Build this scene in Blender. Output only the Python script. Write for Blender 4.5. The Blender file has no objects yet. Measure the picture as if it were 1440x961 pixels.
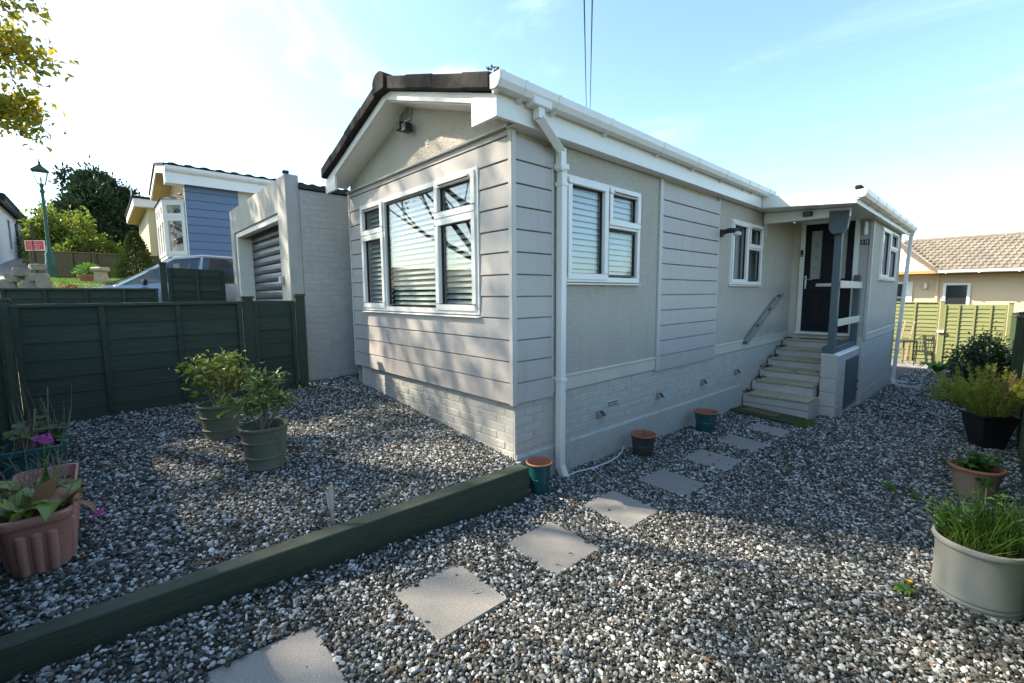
import bpy, bmesh, math, random
import numpy as np
from mathutils import Vector, Matrix, Euler
from math import radians, sin, cos, pi, tan, sqrt, atan2

S = bpy.context.scene
COL = S.collection
random.seed(7)

# ------------------------------------------------------------------ camera
CAM = Vector((2.6634, -2.4623, 1.70))
yaw, pit, rol = 0.8271, 0.1057, -0.0075
fw = Vector((-sin(yaw)*cos(pit), cos(yaw)*cos(pit), -sin(pit)))
rt = Vector((cos(yaw), sin(yaw), 0)); up = rt.cross(fw)
r2 = rt*cos(rol) + up*sin(rol); u2 = up*cos(rol) - rt*sin(rol)
cd = bpy.data.cameras.new("camera"); cam = bpy.data.objects.new("camera", cd); COL.objects.link(cam)
m = Matrix((r2, u2, -fw)).transposed().to_4x4(); m.translation = CAM
cam.matrix_world = m
cd.sensor_fit = 'HORIZONTAL'; cd.sensor_width = 36.0; cd.lens = 626.2/1440*36
cd.clip_start = 0.05; cd.clip_end = 2000
S.camera = cam

# ------------------------------------------------------------------ sun, sky, exposure
SUN_AZ = radians(36)      # light travels towards +x, turned this much to +y
SUN_EL = radians(40)
sd = Vector((-cos(SUN_AZ)*cos(SUN_EL), -sin(SUN_AZ)*cos(SUN_EL), sin(SUN_EL)))
sl = bpy.data.lights.new("sun", 'SUN'); sun = bpy.data.objects.new("sun", sl); COL.objects.link(sun)
sl.energy = 4.4; sl.angle = radians(0.55); sl.color = (1.0, 0.87, 0.68)
sun.rotation_euler = sd.to_track_quat('Z', 'Y').to_euler(); sun.location = (-10, -8, 14)

W = bpy.data.worlds.new("World"); S.world = W; W.use_nodes = True
nt = W.node_tree; nt.nodes.clear()
def N(t, kind, **kw):
    n = t.nodes.new(kind)
    for k, v in kw.items():
        if k in n.inputs: n.inputs[k].default_value = v
        else: setattr(n, k, v)
    return n
sky = N(nt, 'ShaderNodeTexSky', sky_type='NISHITA', sun_disc=False)
sky.sun_elevation = SUN_EL; sky.sun_rotation = atan2(sd.x, sd.y)
sky.air_density = 1.0; sky.dust_density = 1.1; sky.ozone_density = 1.2
tc = N(nt, 'ShaderNodeTexCoord')
mp = N(nt, 'ShaderNodeMapping'); mp.inputs['Rotation'].default_value = (0.25, 0.35, 0.6); mp.inputs['Scale'].default_value = (0.8, 3.2, 6.0)
nt.links.new(tc.outputs['Generated'], mp.inputs['Vector'])
nz = N(nt, 'ShaderNodeTexNoise', Scale=1.15, Detail=7.0, Roughness=0.56, Distortion=0.6)
nt.links.new(mp.outputs['Vector'], nz.inputs['Vector'])
rp = N(nt, 'ShaderNodeMapRange'); rp.inputs['From Min'].default_value = 0.50; rp.inputs['From Max'].default_value = 0.88
rp.inputs['To Min'].default_value = 0.0; rp.inputs['To Max'].default_value = 0.38; rp.interpolation_type = 'SMOOTHSTEP'
nt.links.new(nz.outputs['Fac'], rp.inputs['Value'])
mx = N(nt, 'ShaderNodeMix', data_type='RGBA')
nt.links.new(rp.outputs['Result'], mx.inputs['Factor'])
tn = N(nt, 'ShaderNodeVectorMath', operation='MULTIPLY'); tn.inputs[1].default_value = (0.85, 0.95, 0.95)
nt.links.new(sky.outputs['Color'], tn.inputs[0]); nt.links.new(tn.outputs[0], mx.inputs['A']); mx.inputs['B'].default_value = (8.6, 9.3, 9.0, 1)
bg = N(nt, 'ShaderNodeBackground', Strength=0.14)
nt.links.new(mx.outputs['Result'], bg.inputs['Color'])
wo = N(nt, 'ShaderNodeOutputWorld'); nt.links.new(bg.outputs['Background'], wo.inputs['Surface'])

S.view_settings.view_transform = 'Standard'; S.view_settings.look = 'None'
S.view_settings.exposure = 1.62; S.view_settings.gamma = 1.0; S.view_settings.use_curve_mapping = False
S.render.engine = 'CYCLES'
S.cycles.max_bounces = 8; S.cycles.transparent_max_bounces = 24
S.cycles.use_denoising = True

# ------------------------------------------------------------------ materials
MATS = {}
def mat(name, col, rough=.6, col2=None, scale=6.0, amt=.5, bump=0., bscale=60., rnd=0., metal=0., spec=.5,
        stretch=(1, 1, 1), detail=5., dirt=None, dscale=3., damt=.5, trans=0., btype='noise', coat=0., streak=None):
    """Principled with two-colour noise, optional stains, bump and per-object variation."""
    if name in MATS: return MATS[name]
    mt = bpy.data.materials.new(name); mt.use_nodes = True; MATS[name] = mt
    t = mt.node_tree; t.nodes.clear(); L = t.links.new
    out = N(t, 'ShaderNodeOutputMaterial'); p = N(t, 'ShaderNodeBsdfPrincipled')
    p.inputs['Roughness'].default_value = rough; p.inputs['Metallic'].default_value = metal
    p.inputs['Specular IOR Level'].default_value = spec; p.inputs['Coat Weight'].default_value = coat
    tcn = N(t, 'ShaderNodeTexCoord'); mpn = N(t, 'ShaderNodeMapping'); mpn.inputs['Scale'].default_value = stretch
    oi = N(t, 'ShaderNodeObjectInfo')
    ad = N(t, 'ShaderNodeVectorMath', operation='ADD'); sc = N(t, 'ShaderNodeVectorMath', operation='SCALE')
    L(oi.outputs['Location'], sc.inputs[0]); sc.inputs['Scale'].default_value = 1.0
    L(tcn.outputs['Object'], ad.inputs[0]); L(sc.outputs[0], ad.inputs[1]); L(ad.outputs[0], mpn.inputs['Vector'])
    a = N(t, 'ShaderNodeTexNoise', Scale=scale, Detail=detail, Roughness=.62); L(mpn.outputs[0], a.inputs['Vector'])
    mr = N(t, 'ShaderNodeMapRange'); mr.inputs['From Min'].default_value = .3; mr.inputs['From Max'].default_value = .7
    L(a.outputs['Fac'], mr.inputs['Value'])
    c2 = col2 or tuple(c*.72 for c in col)
    mc = N(t, 'ShaderNodeMix', data_type='RGBA'); mc.inputs['A'].default_value = (*col, 1); mc.inputs['B'].default_value = (*c2, 1)
    ml = N(t, 'ShaderNodeMath', operation='MULTIPLY'); ml.inputs[1].default_value = amt
    L(mr.outputs[0], ml.inputs[0]); L(ml.outputs[0], mc.inputs['Factor'])
    cur = mc.outputs['Result']
    if dirt:
        d = N(t, 'ShaderNodeTexNoise', Scale=dscale, Detail=9., Roughness=.7); L(mpn.outputs[0], d.inputs['Vector'])
        dr = N(t, 'ShaderNodeMapRange'); dr.inputs['From Min'].default_value = .52; dr.inputs['From Max'].default_value = .75
        dr.inputs['To Max'].default_value = damt
        L(d.outputs['Fac'], dr.inputs['Value'])
        md = N(t, 'ShaderNodeMix', data_type='RGBA'); md.inputs['B'].default_value = (*dirt, 1)
        L(dr.outputs[0], md.inputs['Factor']); L(cur, md.inputs['A']); cur = md.outputs['Result']
    if streak:      # run-off stains: tall thin marks
        mps = N(t, 'ShaderNodeMapping'); mps.inputs['Scale'].default_value = (7, 7, .45); L(ad.outputs[0], mps.inputs['Vector'])
        s_n = N(t, 'ShaderNodeTexNoise', Scale=1.6, Detail=7., Roughness=.68); L(mps.outputs[0], s_n.inputs['Vector'])
        s_r = N(t, 'ShaderNodeMapRange'); s_r.inputs['From Min'].default_value = .55; s_r.inputs['From Max'].default_value = .80; s_r.inputs['To Max'].default_value = streak[3]
        L(s_n.outputs['Fac'], s_r.inputs['Value'])
        s_m = N(t, 'ShaderNodeMix', data_type='RGBA'); s_m.inputs['B'].default_value = (*streak[:3], 1); L(s_r.outputs[0], s_m.inputs['Factor']); L(cur, s_m.inputs['A']); cur = s_m.outputs['Result']
    if rnd:
        hv = N(t, 'ShaderNodeHueSaturation'); rr = N(t, 'ShaderNodeMapRange')
        rr.inputs['To Min'].default_value = 1-rnd; rr.inputs['To Max'].default_value = 1+rnd
        L(oi.outputs['Random'], rr.inputs['Value']); L(rr.outputs[0], hv.inputs['Value']); L(cur, hv.inputs['Color'])
        cur = hv.outputs['Color']
    L(cur, p.inputs['Base Color'])
    if bump:
        b = N(t, 'ShaderNodeBump'); b.inputs['Strength'].default_value = min(1., bump); b.inputs['Distance'].default_value = .004*max(1, bump)
        if btype == 'voronoi':
            bn = N(t, 'ShaderNodeTexVoronoi', Scale=bscale); L(mpn.outputs[0], bn.inputs['Vector']); L(bn.outputs['Distance'], b.inputs['Height'])
        else:
            bn = N(t, 'ShaderNodeTexNoise', Scale=bscale, Detail=4.); L(mpn.outputs[0], bn.inputs['Vector']); L(bn.outputs['Fac'], b.inputs['Height'])
        L(b.outputs['Normal'], p.inputs['Normal'])
    if trans:
        tr = N(t, 'ShaderNodeBsdfTranslucent'); L(cur, tr.inputs['Color']); ms = N(t, 'ShaderNodeMixShader'); ms.inputs[0].default_value = trans
        L(p.outputs[0], ms.inputs[1]); L(tr.outputs[0], ms.inputs[2]); L(ms.outputs[0], out.inputs['Surface'])
    else: L(p.outputs[0], out.inputs['Surface'])
    return mt

def leafmat(name, col, col2, col3=None, rough=.45, trans=.35, spec=.4):
    """leaf colour picked per leaf from the mesh attribute 'tint'"""
    if name in MATS: return MATS[name]
    mt = bpy.data.materials.new(name); mt.use_nodes = True; MATS[name] = mt
    t = mt.node_tree; t.nodes.clear(); L = t.links.new
    out = N(t, 'ShaderNodeOutputMaterial'); p = N(t, 'ShaderNodeBsdfPrincipled'); p.inputs['Roughness'].default_value = rough
    p.inputs['Specular IOR Level'].default_value = spec
    at = N(t, 'ShaderNodeAttribute'); at.attribute_name = 'tint'
    oi = N(t, 'ShaderNodeObjectInfo')
    ad = N(t, 'ShaderNodeMath', operation='ADD'); L(at.outputs['Fac'], ad.inputs[0])
    mu = N(t, 'ShaderNodeMath', operation='MULTIPLY'); mu.inputs[1].default_value = .35; L(oi.outputs['Random'], mu.inputs[0]); L(mu.outputs[0], ad.inputs[1])
    cr = N(t, 'ShaderNodeValToRGB'); e = cr.color_ramp.elements
    e[0].position = .15; e[0].color = (*col, 1); e[1].position = .85; e[1].color = (*col2, 1)
    if col3: x = e.new(1.0); x.position = 1.0; x.color = (*col3, 1)
    L(ad.outputs[0], cr.inputs[0]); L(cr.outputs[0], p.inputs['Base Color'])
    tr = N(t, 'ShaderNodeBsdfTranslucent'); L(cr.outputs[0], tr.inputs['Color']); ms = N(t, 'ShaderNodeMixShader'); ms.inputs[0].default_value = trans
    L(p.outputs[0], ms.inputs[1]); L(tr.outputs[0], ms.inputs[2]); L(ms.outputs[0], out.inputs['Surface'])
    return mt

def glassmat(name, tint=(.75, .8, .8), ior=1.9, rough=0.):
    if name in MATS: return MATS[name]
    mt = bpy.data.materials.new(name); mt.use_nodes = True; MATS[name] = mt
    t = mt.node_tree; t.nodes.clear(); L = t.links.new
    out = N(t, 'ShaderNodeOutputMaterial'); g = N(t, 'ShaderNodeBsdfGlossy'); g.inputs['Roughness'].default_value = rough
    tr = N(t, 'ShaderNodeBsdfTransparent'); tr.inputs['Color'].default_value = (*tint, 1)
    fr = N(t, 'ShaderNodeFresnel', IOR=ior); ms = N(t, 'ShaderNodeMixShader')
    ge = N(t, 'ShaderNodeNewGeometry'); io = N(t, 'ShaderNodeMapRange')      # same reflectance from both sides of the pane
    io.inputs['To Min'].default_value = ior; io.inputs['To Max'].default_value = 1/ior
    L(ge.outputs['Backfacing'], io.inputs['Value']); L(io.outputs[0], fr.inputs['IOR'])
    L(fr.outputs[0], ms.inputs[0]); L(tr.outputs[0], ms.inputs[1]); L(g.outputs[0], ms.inputs[2]); L(ms.outputs[0], out.inputs['Surface'])
    return mt

def stonemat(name):
    """gravel: colour of each stone from the mesh attribute 'tint' plus fine speckle"""
    mt = bpy.data.materials.new(name); mt.use_nodes = True
    t = mt.node_tree; t.nodes.clear(); L = t.links.new
    out = N(t, 'ShaderNodeOutputMaterial'); p = N(t, 'ShaderNodeBsdfPrincipled'); p.inputs['Roughness'].default_value = .72
    p.inputs['Specular IOR Level'].default_value = .35
    at = N(t, 'ShaderNodeAttribute'); at.attribute_name = 'tint'
    tcn = N(t, 'ShaderNodeTexCoord'); a = N(t, 'ShaderNodeTexNoise', Scale=140., Detail=4., Roughness=.7); L(tcn.outputs['Object'], a.inputs['Vector'])
    mr = N(t, 'ShaderNodeMapRange'); mr.inputs['From Min'].default_value = .3; mr.inputs['From Max'].default_value = .7
    mr.inputs['To Min'].default_value = .72; mr.inputs['To Max'].default_value = 1.18; L(a.outputs['Fac'], mr.inputs['Value'])
    vm = N(t, 'ShaderNodeVectorMath', operation='SCALE'); L(at.outputs['Color'], vm.inputs[0]); L(mr.outputs[0], vm.inputs['Scale'])
    L(vm.outputs[0], p.inputs['Base Color']); L(p.outputs[0], out.inputs['Surface'])
    return mt

WHITE = mat('white_upvc', (.80, .79, .76), .35, col2=(.73, .71, .65), scale=2.5, amt=.4, dirt=(.42, .40, .32), dscale=4, damt=.2)
CREAMW = mat('white_gloss_paint', (.78, .76, .70), .4, scale=3, amt=.2)
CLAD = mat('grey_cladding', (.45, .42, .395), .5, col2=(.405, .38, .36), scale=3, amt=.6, bump=.3, bscale=90, stretch=(1, 1, 6), rnd=.035, streak=(.25, .24, .20, .45))
CLADT = mat('grey_cladding_trim', (.50, .49, .46), .45, scale=3, amt=.2)
RENDER = mat('pebbledash_render', (.57, .53, .455), .9, col2=(.40, .37, .31), scale=110, amt=.75, bump=3.2, bscale=75, btype='voronoi', dirt=(.30, .28, .22), dscale=1.6, damt=.3, streak=(.26, .25, .20, .4))
SMOOTH = mat('smooth_cream_render', (.60, .56, .48), .8, col2=(.52, .485, .41), scale=2.5, amt=.6, bump=.4, bscale=50, dirt=(.33, .31, .25), dscale=2., damt=.3, streak=(.27, .26, .20, .4))
PAINTBR = mat('painted_brick', (.51, .50, .465), .75, col2=(.44, .43, .39), scale=14, amt=.8, bump=1.0, bscale=45, rnd=.03, dirt=(.27, .25, .19), dscale=6., damt=.45, streak=(.30, .29, .22, .35))
PAINTMO = mat('painted_mortar', (.50, .49, .455), .85, scale=20, amt=.5, bump=.6, bscale=80)
ROUGHR = mat('rough_painted_render', (.47, .465, .43), .9, col2=(.40, .395, .36), scale=18, amt=.7, bump=2., bscale=45, dirt=(.18, .17, .13), dscale=9., damt=.45)
TILE = mat('dark_concrete_tile', (.014, .0135, .013), .9, spec=.2, col2=(.036, .034, .032), scale=9, amt=.85, bump=1.6, bscale=55, rnd=.12, dirt=(.085, .06, .04), dscale=5., damt=.4)
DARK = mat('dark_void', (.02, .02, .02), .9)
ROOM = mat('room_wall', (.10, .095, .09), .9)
GLASS = glassmat('window_glass', tint=(.86, .90, .89), ior=1.85)
GLASS2 = glassmat('side_window_glass', tint=(.88, .92, .93), ior=1.6)
CARGLASS = glassmat('car_glass', tint=(.30, .36, .38), ior=2.0)
BLIND = mat('blind_slat_white', (.78, .78, .76), .5, scale=4, amt=.2)
NETC = mat('net_curtain', (.45, .45, .42), .9, scale=20, amt=.5, stretch=(8, 8, .5))
RUBBER = mat('black_rubber', (.015, .015, .016), .6)
BLACKP = mat('black_plastic', (.018, .018, .02), .4, bump=.1, bscale=200)
STEEL = mat('brushed_steel', (.62, .62, .60), .3, metal=1., scale=30, amt=.3)
GREYRAIL = mat('grey_painted_rail', (.20, .225, .225), .5, scale=12, amt=.5, dirt=(.42, .43, .42), dscale=10., damt=.5)
BLUEGREY = mat('blue_grey_timber_paint', (.075, .105, .118), .55, col2=(.060, .085, .097), scale=5, amt=.5, bump=.35, bscale=70, stretch=(1, 1, .15), dirt=(.15, .18, .19), dscale=6., damt=.25)
CREAMT = mat('cream_painted_timber', (.60, .57, .47), .55, scale=7, amt=.4, bump=.25, bscale=80, dirt=(.38, .36, .27), dscale=5., damt=.4)
DOORM = mat('dark_door_skin', (.008, .010, .015), .5, spec=.25, bump=.25, bscale=140, stretch=(1, 1, .1), scale=8)
OBSC = mat('obscured_glass', (.34, .35, .35), .25, col2=(.24, .25, .25), scale=26, amt=.7, bump=.8, bscale=60)
SAND = mat('sandstone_slab', (.46, .40, .28), .85, col2=(.34, .295, .205), scale=9, amt=.7, bump=.5, bscale=110, dirt=(.16, .15, .10), dscale=6., damt=.5, rnd=.05)
BLOCK = mat('painted_block', (.50, .49, .455), .85, col2=(.44, .43, .39), scale=8, amt=.6, bump=.9, bscale=60, dirt=(.30, .29, .22), dscale=3.5, damt=.45)
SLAB = mat('concrete_paving', (.33, .315, .29), .9, col2=(.185, .175, .16), scale=130, amt=.9, bump=1.0, bscale=170, dirt=(.17, .165, .135), dscale=4., damt=.55, rnd=.07)
SLEEP = mat('dark_green_timber', (.030, .044, .030), .7, col2=(.048, .062, .040), scale=6, amt=.9, bump=1.0, bscale=14, stretch=(7, .6, 7), dirt=(.085, .090, .045), dscale=2.0, damt=.55)
FENCE = mat('dark_green_fence', (.021, .035, .024), .75, col2=(.038, .053, .036), scale=5, amt=.9, bump=1.5, bscale=14, stretch=(6, .8, 9), rnd=.22, dirt=(.065, .075, .048), dscale=3., damt=.45)
GFENCE = mat('pale_green_fence', (.235, .25, .10), .8, col2=(.165, .18, .075), scale=4, amt=.8, bump=.6, bscale=45, stretch=(1, 5, 8), rnd=.10, dirt=(.10, .11, .05), dscale=5., damt=.3)
BFENCE = mat('weathered_brown_fence', (.11, .095, .045), .85, col2=(.075, .07, .035), scale=4, amt=.8, bump=.5, bscale=40, stretch=(5, 1, 8), rnd=.14)
GARAGE = mat('garage_concrete', (.47, .46, .43), .85, col2=(.40, .39, .36), scale=3, amt=.7, bump=.6, bscale=120, dirt=(.22, .21, .16), dscale=2.2, damt=.5, streak=(.20, .19, .15, .6))
ROLLER = mat('dark_roller_door', (.13, .14, .155), .38, metal=.35, scale=3, amt=.5, dirt=(.12, .12, .12), dscale=4., damt=.35, rnd=.05)
FELT = mat('roof_felt', (.05, .052, .055), .9, bump=.6, bscale=150)
BLUEC = mat('blue_cladding', (.115, .168, .262), .5, col2=(.10, .15, .24), scale=3, amt=.5, bump=.12, bscale=200, stretch=(1, 1, 5), rnd=.03)
TAN = mat('tan_textured_wall', (.46, .36, .20), .9, scale=20, amt=.5, bump=1.2, bscale=90)
YCREAM = mat('yellow_cream_wall', (.62, .55, .33), .9, scale=12, amt=.4, bump=.5, bscale=60)
PEACH = mat('peach_render', (.66, .50, .34), .9, col2=(.57, .43, .30), scale=4, amt=.5, bump=.6, bscale=90)
ROOFT = mat('tan_concrete_roof_tile', (.235, .20, .155), .9, col2=(.15, .125, .095), scale=5, amt=.8, bump=.5, bscale=60, rnd=.16)
GREYW = mat('pale_grey_wall', (.66, .66, .66), .85, scale=3, amt=.3)
TEALM = mat('lamp_post_green_paint', (.022, .105, .092), .45, col2=(.018, .08, .075), scale=5, amt=.6, dirt=(.09, .12, .10), dscale=6., damt=.3)
LANT = glassmat('lantern_glass', tint=(.85, .88, .86), ior=1.4)
REDS = mat('red_sign', (.52, .025, .045), .5, scale=3, amt=.2)
ROCK = mat('tan_rock', (.36, .31, .24), .9, col2=(.24, .21, .165), scale=7, amt=.9, bump=1., bscale=30, rnd=.14)
TERRA = mat('terracotta_clay', (.36, .15, .085), .8, col2=(.29, .12, .07), scale=7, amt=.7, bump=.3, bscale=90, rnd=.05)
TERRAP = mat('terracotta_plastic', (.47, .225, .17), .6, col2=(.41, .195, .15), scale=4, amt=.6, bump=.15, bscale=60, dirt=(.20, .12, .09), dscale=4., damt=.35)
PEACHPOT = mat('pale_terracotta', (.45, .32, .22), .85, col2=(.36, .26, .18), scale=8, amt=.7, bump=.4, bscale=120, stretch=(1, 1, 5))
TEALG = mat('teal_glaze', (.018, .105, .115), .18, col2=(.012, .075, .09), scale=6, amt=.6, coat=.4)
GREYG = mat('dark_grey_glaze', (.055, .060, .050), .35, col2=(.04, .045, .04), scale=8, amt=.6)
TEALP = mat('teal_plastic', (.012, .085, .080), .5, scale=5, amt=.4)
SAGE = mat('sage_stone_pot', (.135, .15, .105), .75, col2=(.10, .112, .078), scale=6, amt=.7, bump=.25, bscale=80, dirt=(.055, .06, .035), dscale=6., damt=.6)
STONEP = mat('warm_grey_pot', (.335, .335, .295), .55, col2=(.30, .30, .265), scale=4, amt=.5, bump=.12, bscale=120)
SOIL = mat('dark_soil', (.035, .024, .016), .95, col2=(.06, .04, .025), scale=30, amt=.8, bump=2., bscale=60)
BARK = mat('grey_bark', (.10, .085, .065), .9, col2=(.06, .05, .04), scale=8, amt=.8, bump=1.2, bscale=25, stretch=(1, 1, .3))
TWIG = mat('pale_twig', (.24, .19, .13), .9, scale=20, amt=.6)
ASPH = mat('asphalt', (.07, .068, .065), .9, col2=(.05, .05, .05), scale=30, amt=.7, bump=.6, bscale=180)
ROADM = mat('pale_worn_road', (.25, .23, .21), .95, col2=(.19, .175, .16), scale=1.2, amt=.7, bump=.4, bscale=60)
GRASSG = mat('lawn_ground', (.06, .11, .025), .95, col2=(.04, .07, .02), scale=5, amt=.8, bump=1., bscale=60)
EARTH = mat('earth_ground', (.105, .10, .055), .95, col2=(.065, .07, .03), scale=1.5, amt=.8, bump=1., bscale=20)
GRITS = mat('gravel_bed', (.12, .11, .095), .95, col2=(.05, .045, .04), scale=70, amt=.9, bump=2., bscale=60)
CARM = mat('grey_blue_car_paint', (.42, .45, .50), .25, metal=.6, scale=2, amt=.1, coat=1.)
CARR = mat('red_car_paint', (.25, .012, .02), .25, metal=.2, scale=2, amt=.1, coat=1.)
CARW = mat('white_car_paint', (.75, .76, .78), .25, scale=2, amt=.1, coat=1.)
YELST = mat('yellow_label', (.75, .50, .02), .5, scale=3, amt=.1)
CABLE = mat('white_cable', (.62, .64, .70), .5)
WIRE = mat('overhead_cable', (.03, .03, .035), .6)
PINK = mat('pink_petal', (.42, .06, .30), .6, col2=(.55, .14, .42), scale=40, amt=.8, trans=.3, rnd=.15)
YELLOW = mat('yellow_petal', (.88, .52, .015), .6, trans=.2)
MATB = mat('brown_doormat', (.16, .105, .06), .95, bump=1.2, bscale=150, scale=30, amt=.7)
MATG = mat('green_turf_mat', (.035, .065, .022), .95, bump=1.5, bscale=120, scale=20, amt=.7)
DEADL = leafmat('dead_leaf', (.14, .065, .025), (.28, .14, .05), rough=.8, trans=.15)

# ------------------------------------------------------------------ mesh builder and object helpers
class MB:
    def __init__(s): s.v = []; s.f = []; s.M = None
    def add(s, vs, fs):
        o = len(s.v)
        if s.M is not None: vs = [tuple(s.M @ Vector(v)) for v in vs]
        s.v += [tuple(v) for v in vs]; s.f += [tuple(i+o for i in f) for f in fs]
        return s
    def box(s, x0, x1, y0, y1, z0, z1, T=None):
        vs = [(x, y, z) for z in (z0, z1) for y in (y0, y1) for x in (x0, x1)]
        if T is not None: vs = [tuple(T @ Vector(v)) for v in vs]
        return s.add(vs, [(0, 2, 3, 1), (4, 5, 7, 6), (0, 1, 5, 4), (1, 3, 7, 5), (3, 2, 6, 7), (2, 0, 4, 6)])
    def prism(s, poly, axis, a, b):
        n = len(poly)
        def P(p, t): return (t, p[0], p[1]) if axis == 'x' else (p[0], t, p[1]) if axis == 'y' else (p[0], p[1], t)
        vs = [P(p, a) for p in poly] + [P(p, b) for p in poly]
        fs = [tuple(range(n))[::-1], tuple(range(n, 2*n))] + [(i, (i+1) % n, n+(i+1) % n, n+i) for i in range(n)]
        return s.add(vs, fs)
    def tube(s, pts, r, n=6, cap=True):
        pts = [Vector(p) for p in pts]; rs = r if isinstance(r, (list, tuple)) else [r]*len(pts)
        vs = []; prev = None
        for i, p in enumerate(pts):
            d = (pts[min(i+1, len(pts)-1)] - pts[max(i-1, 0)])
            if d.length < 1e-9: d = Vector((0, 0, 1))
            d.normalize()
            if prev is None:
                a = d.cross(Vector((0, 0, 1)) if abs(d.z) < .9 else Vector((1, 0, 0))).normalized()
            else:
                a = (prev - d*prev.dot(d)).normalized()
            prev = a; b = d.cross(a)
            for k in range(n):
                an = 2*pi*(k+.5)/n
                vs.append(p + (a*cos(an) + b*sin(an))*rs[i])
        fs = [(i*n+k, i*n+(k+1) % n, (i+1)*n+(k+1) % n, (i+1)*n+k) for i in range(len(pts)-1) for k in range(n)]
        if cap: fs += [tuple(range(n))[::-1], tuple(range((len(pts)-1)*n, len(pts)*n))]
        return s.add(vs, fs)
    def bar(s, a, b, w, h, upv=(0, 0, 1)):
        a, b = Vector(a), Vector(b); d = (b-a).normalized(); u = Vector(upv)
        sd_ = d.cross(u).normalized(); u = sd_.cross(d)
        vs = [p + sd_*x*w/2 + u*y*h/2 for p in (a, b) for x, y in ((-1, -1), (1, -1), (1, 1), (-1, 1))]
        return s.add(vs, [(3, 2, 1, 0), (4, 5, 6, 7), (0, 1, 5, 4), (1, 2, 6, 5), (2, 3, 7, 6), (3, 0, 4, 7)])
    def lathe(s, prof, c=(0, 0, 0), n=28, sx=1., sy=1., cap=True):
        vs = [(c[0]+r*cos(2*pi*k/n)*sx, c[1]+r*sin(2*pi*k/n)*sy, c[2]+z) for r, z in prof for k in range(n)]
        fs = [(i*n+k, i*n+(k+1) % n, (i+1)*n+(k+1) % n, (i+1)*n+k) for i in range(len(prof)-1) for k in range(n)]
        if cap and prof[0][0] > 1e-6: fs.append(tuple(range(n))[::-1])
        if cap and prof[-1][0] > 1e-6: fs.append(tuple(range((len(prof)-1)*n, len(prof)*n)))
        return s.add(vs, fs)
    def quad(s, a, b, c, d): return s.add([a, b, c, d], [(0, 1, 2, 3)])
    def mesh(s, name, mt, smooth=False, bevel=0.):
        me = bpy.data.meshes.new(name); me.from_pydata(s.v, [], s.f)
        if bevel or smooth:
            bm = bmesh.new(); bm.from_mesh(me); bmesh.ops.remove_doubles(bm, verts=bm.verts, dist=1e-5)
            if bevel:
                es = [e for e in bm.edges if len(e.link_faces) == 2 and e.calc_face_angle(0) > .5]
                bmesh.ops.bevel(bm, geom=es, offset=bevel, segments=1, affect='EDGES', clamp_overlap=True)
            bmesh.ops.recalc_face_normals(bm, faces=bm.faces)
            if smooth:
                for f in bm.faces: f.smooth = True
                for e in bm.edges:
                    if len(e.link_faces) == 2 and e.calc_face_angle(0) > radians(38): e.smooth = False
            bm.to_mesh(me); bm.free()
        else:
            bm = bmesh.new(); bm.from_mesh(me); bmesh.ops.recalc_face_normals(bm, faces=bm.faces); bm.to_mesh(me); bm.free()
        me.materials.append(mt)
        return me
    def build(s, name, mt, parent=None, smooth=False, bevel=0., local=False):
        return put(s.mesh(name, mt, smooth, bevel), name, parent, local=local)

WLOC = {}
def put(me, name, parent=None, loc=(0, 0, 0), rot=None, local=False, scale=None):
    """link a mesh; loc is in world space unless local=True (then in the parent's space)"""
    o = bpy.data.objects.new(name, me); COL.objects.link(o)
    o.location = loc
    if rot is not None: o.rotation_euler = rot
    if scale is not None: o.scale = scale
    WLOC[o.name] = Vector(loc)
    if parent is not None:
        o.parent = parent
        if not local:
            o.matrix_parent_inverse = Matrix.Translation(-WLOC[parent.name])
    return o
def thing(name, label, cat, loc=(0, 0, 0), group=None, rot=None):
    o = bpy.data.objects.new(name, None); COL.objects.link(o); o.location = loc; o.empty_display_size = .2
    if rot is not None: o.rotation_euler = rot
    WLOC[o.name] = Vector(loc)
    o['label'] = label; o['category'] = cat
    if group: o['group'] = group
    return o
def tag(o, label, cat, group=None):
    o['label'] = label; o['category'] = cat
    if group: o['group'] = group
    return o
def stuff(o): o['kind'] = 'stuff'; return o
def structure(o): o['kind'] = 'structure'; return o
def copy_tree(o, loc=None, parent=None, label=None):
    c = o.copy(); COL.objects.link(c)
    if parent is not None: c.parent = parent
    if loc is not None: c.location = loc
    WLOC[c.name] = Vector(c.location)
    if label: c['label'] = label
    for ch in list(o.children): copy_tree(ch, None, c)
    return c

def frame(o, u, n):   # local x = u, local y = outward normal n, local z = up
    u, n = Vector(u), Vector(n)
    M = Matrix((u, n, Vector((0, 0, 1)))).transposed().to_4x4(); M.translation = Vector(o); return M

def gz(x, y): return .045 - .036*max(min(y, 40), -8) - .045*min(max(x, 0), 12)
def uz(x, y): return .285 - .08*x
HP = [(-200, 8.), (-80, 6.), (-45, 4.9), (-34, 4.05), (-25, 3.15), (-19.5, 2.35), (-15, 2.2), (-12.2, 2.0), (-10, 1.3), (-8.5, .965), (-3.2, .54)]
def hx(x):
    for (a, za), (b, zb) in zip(HP, HP[1:]):
        if x <= b: return za + (zb-za)*(x-a)/(b-a) if x > a else za
    return HP[-1][1]

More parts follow.
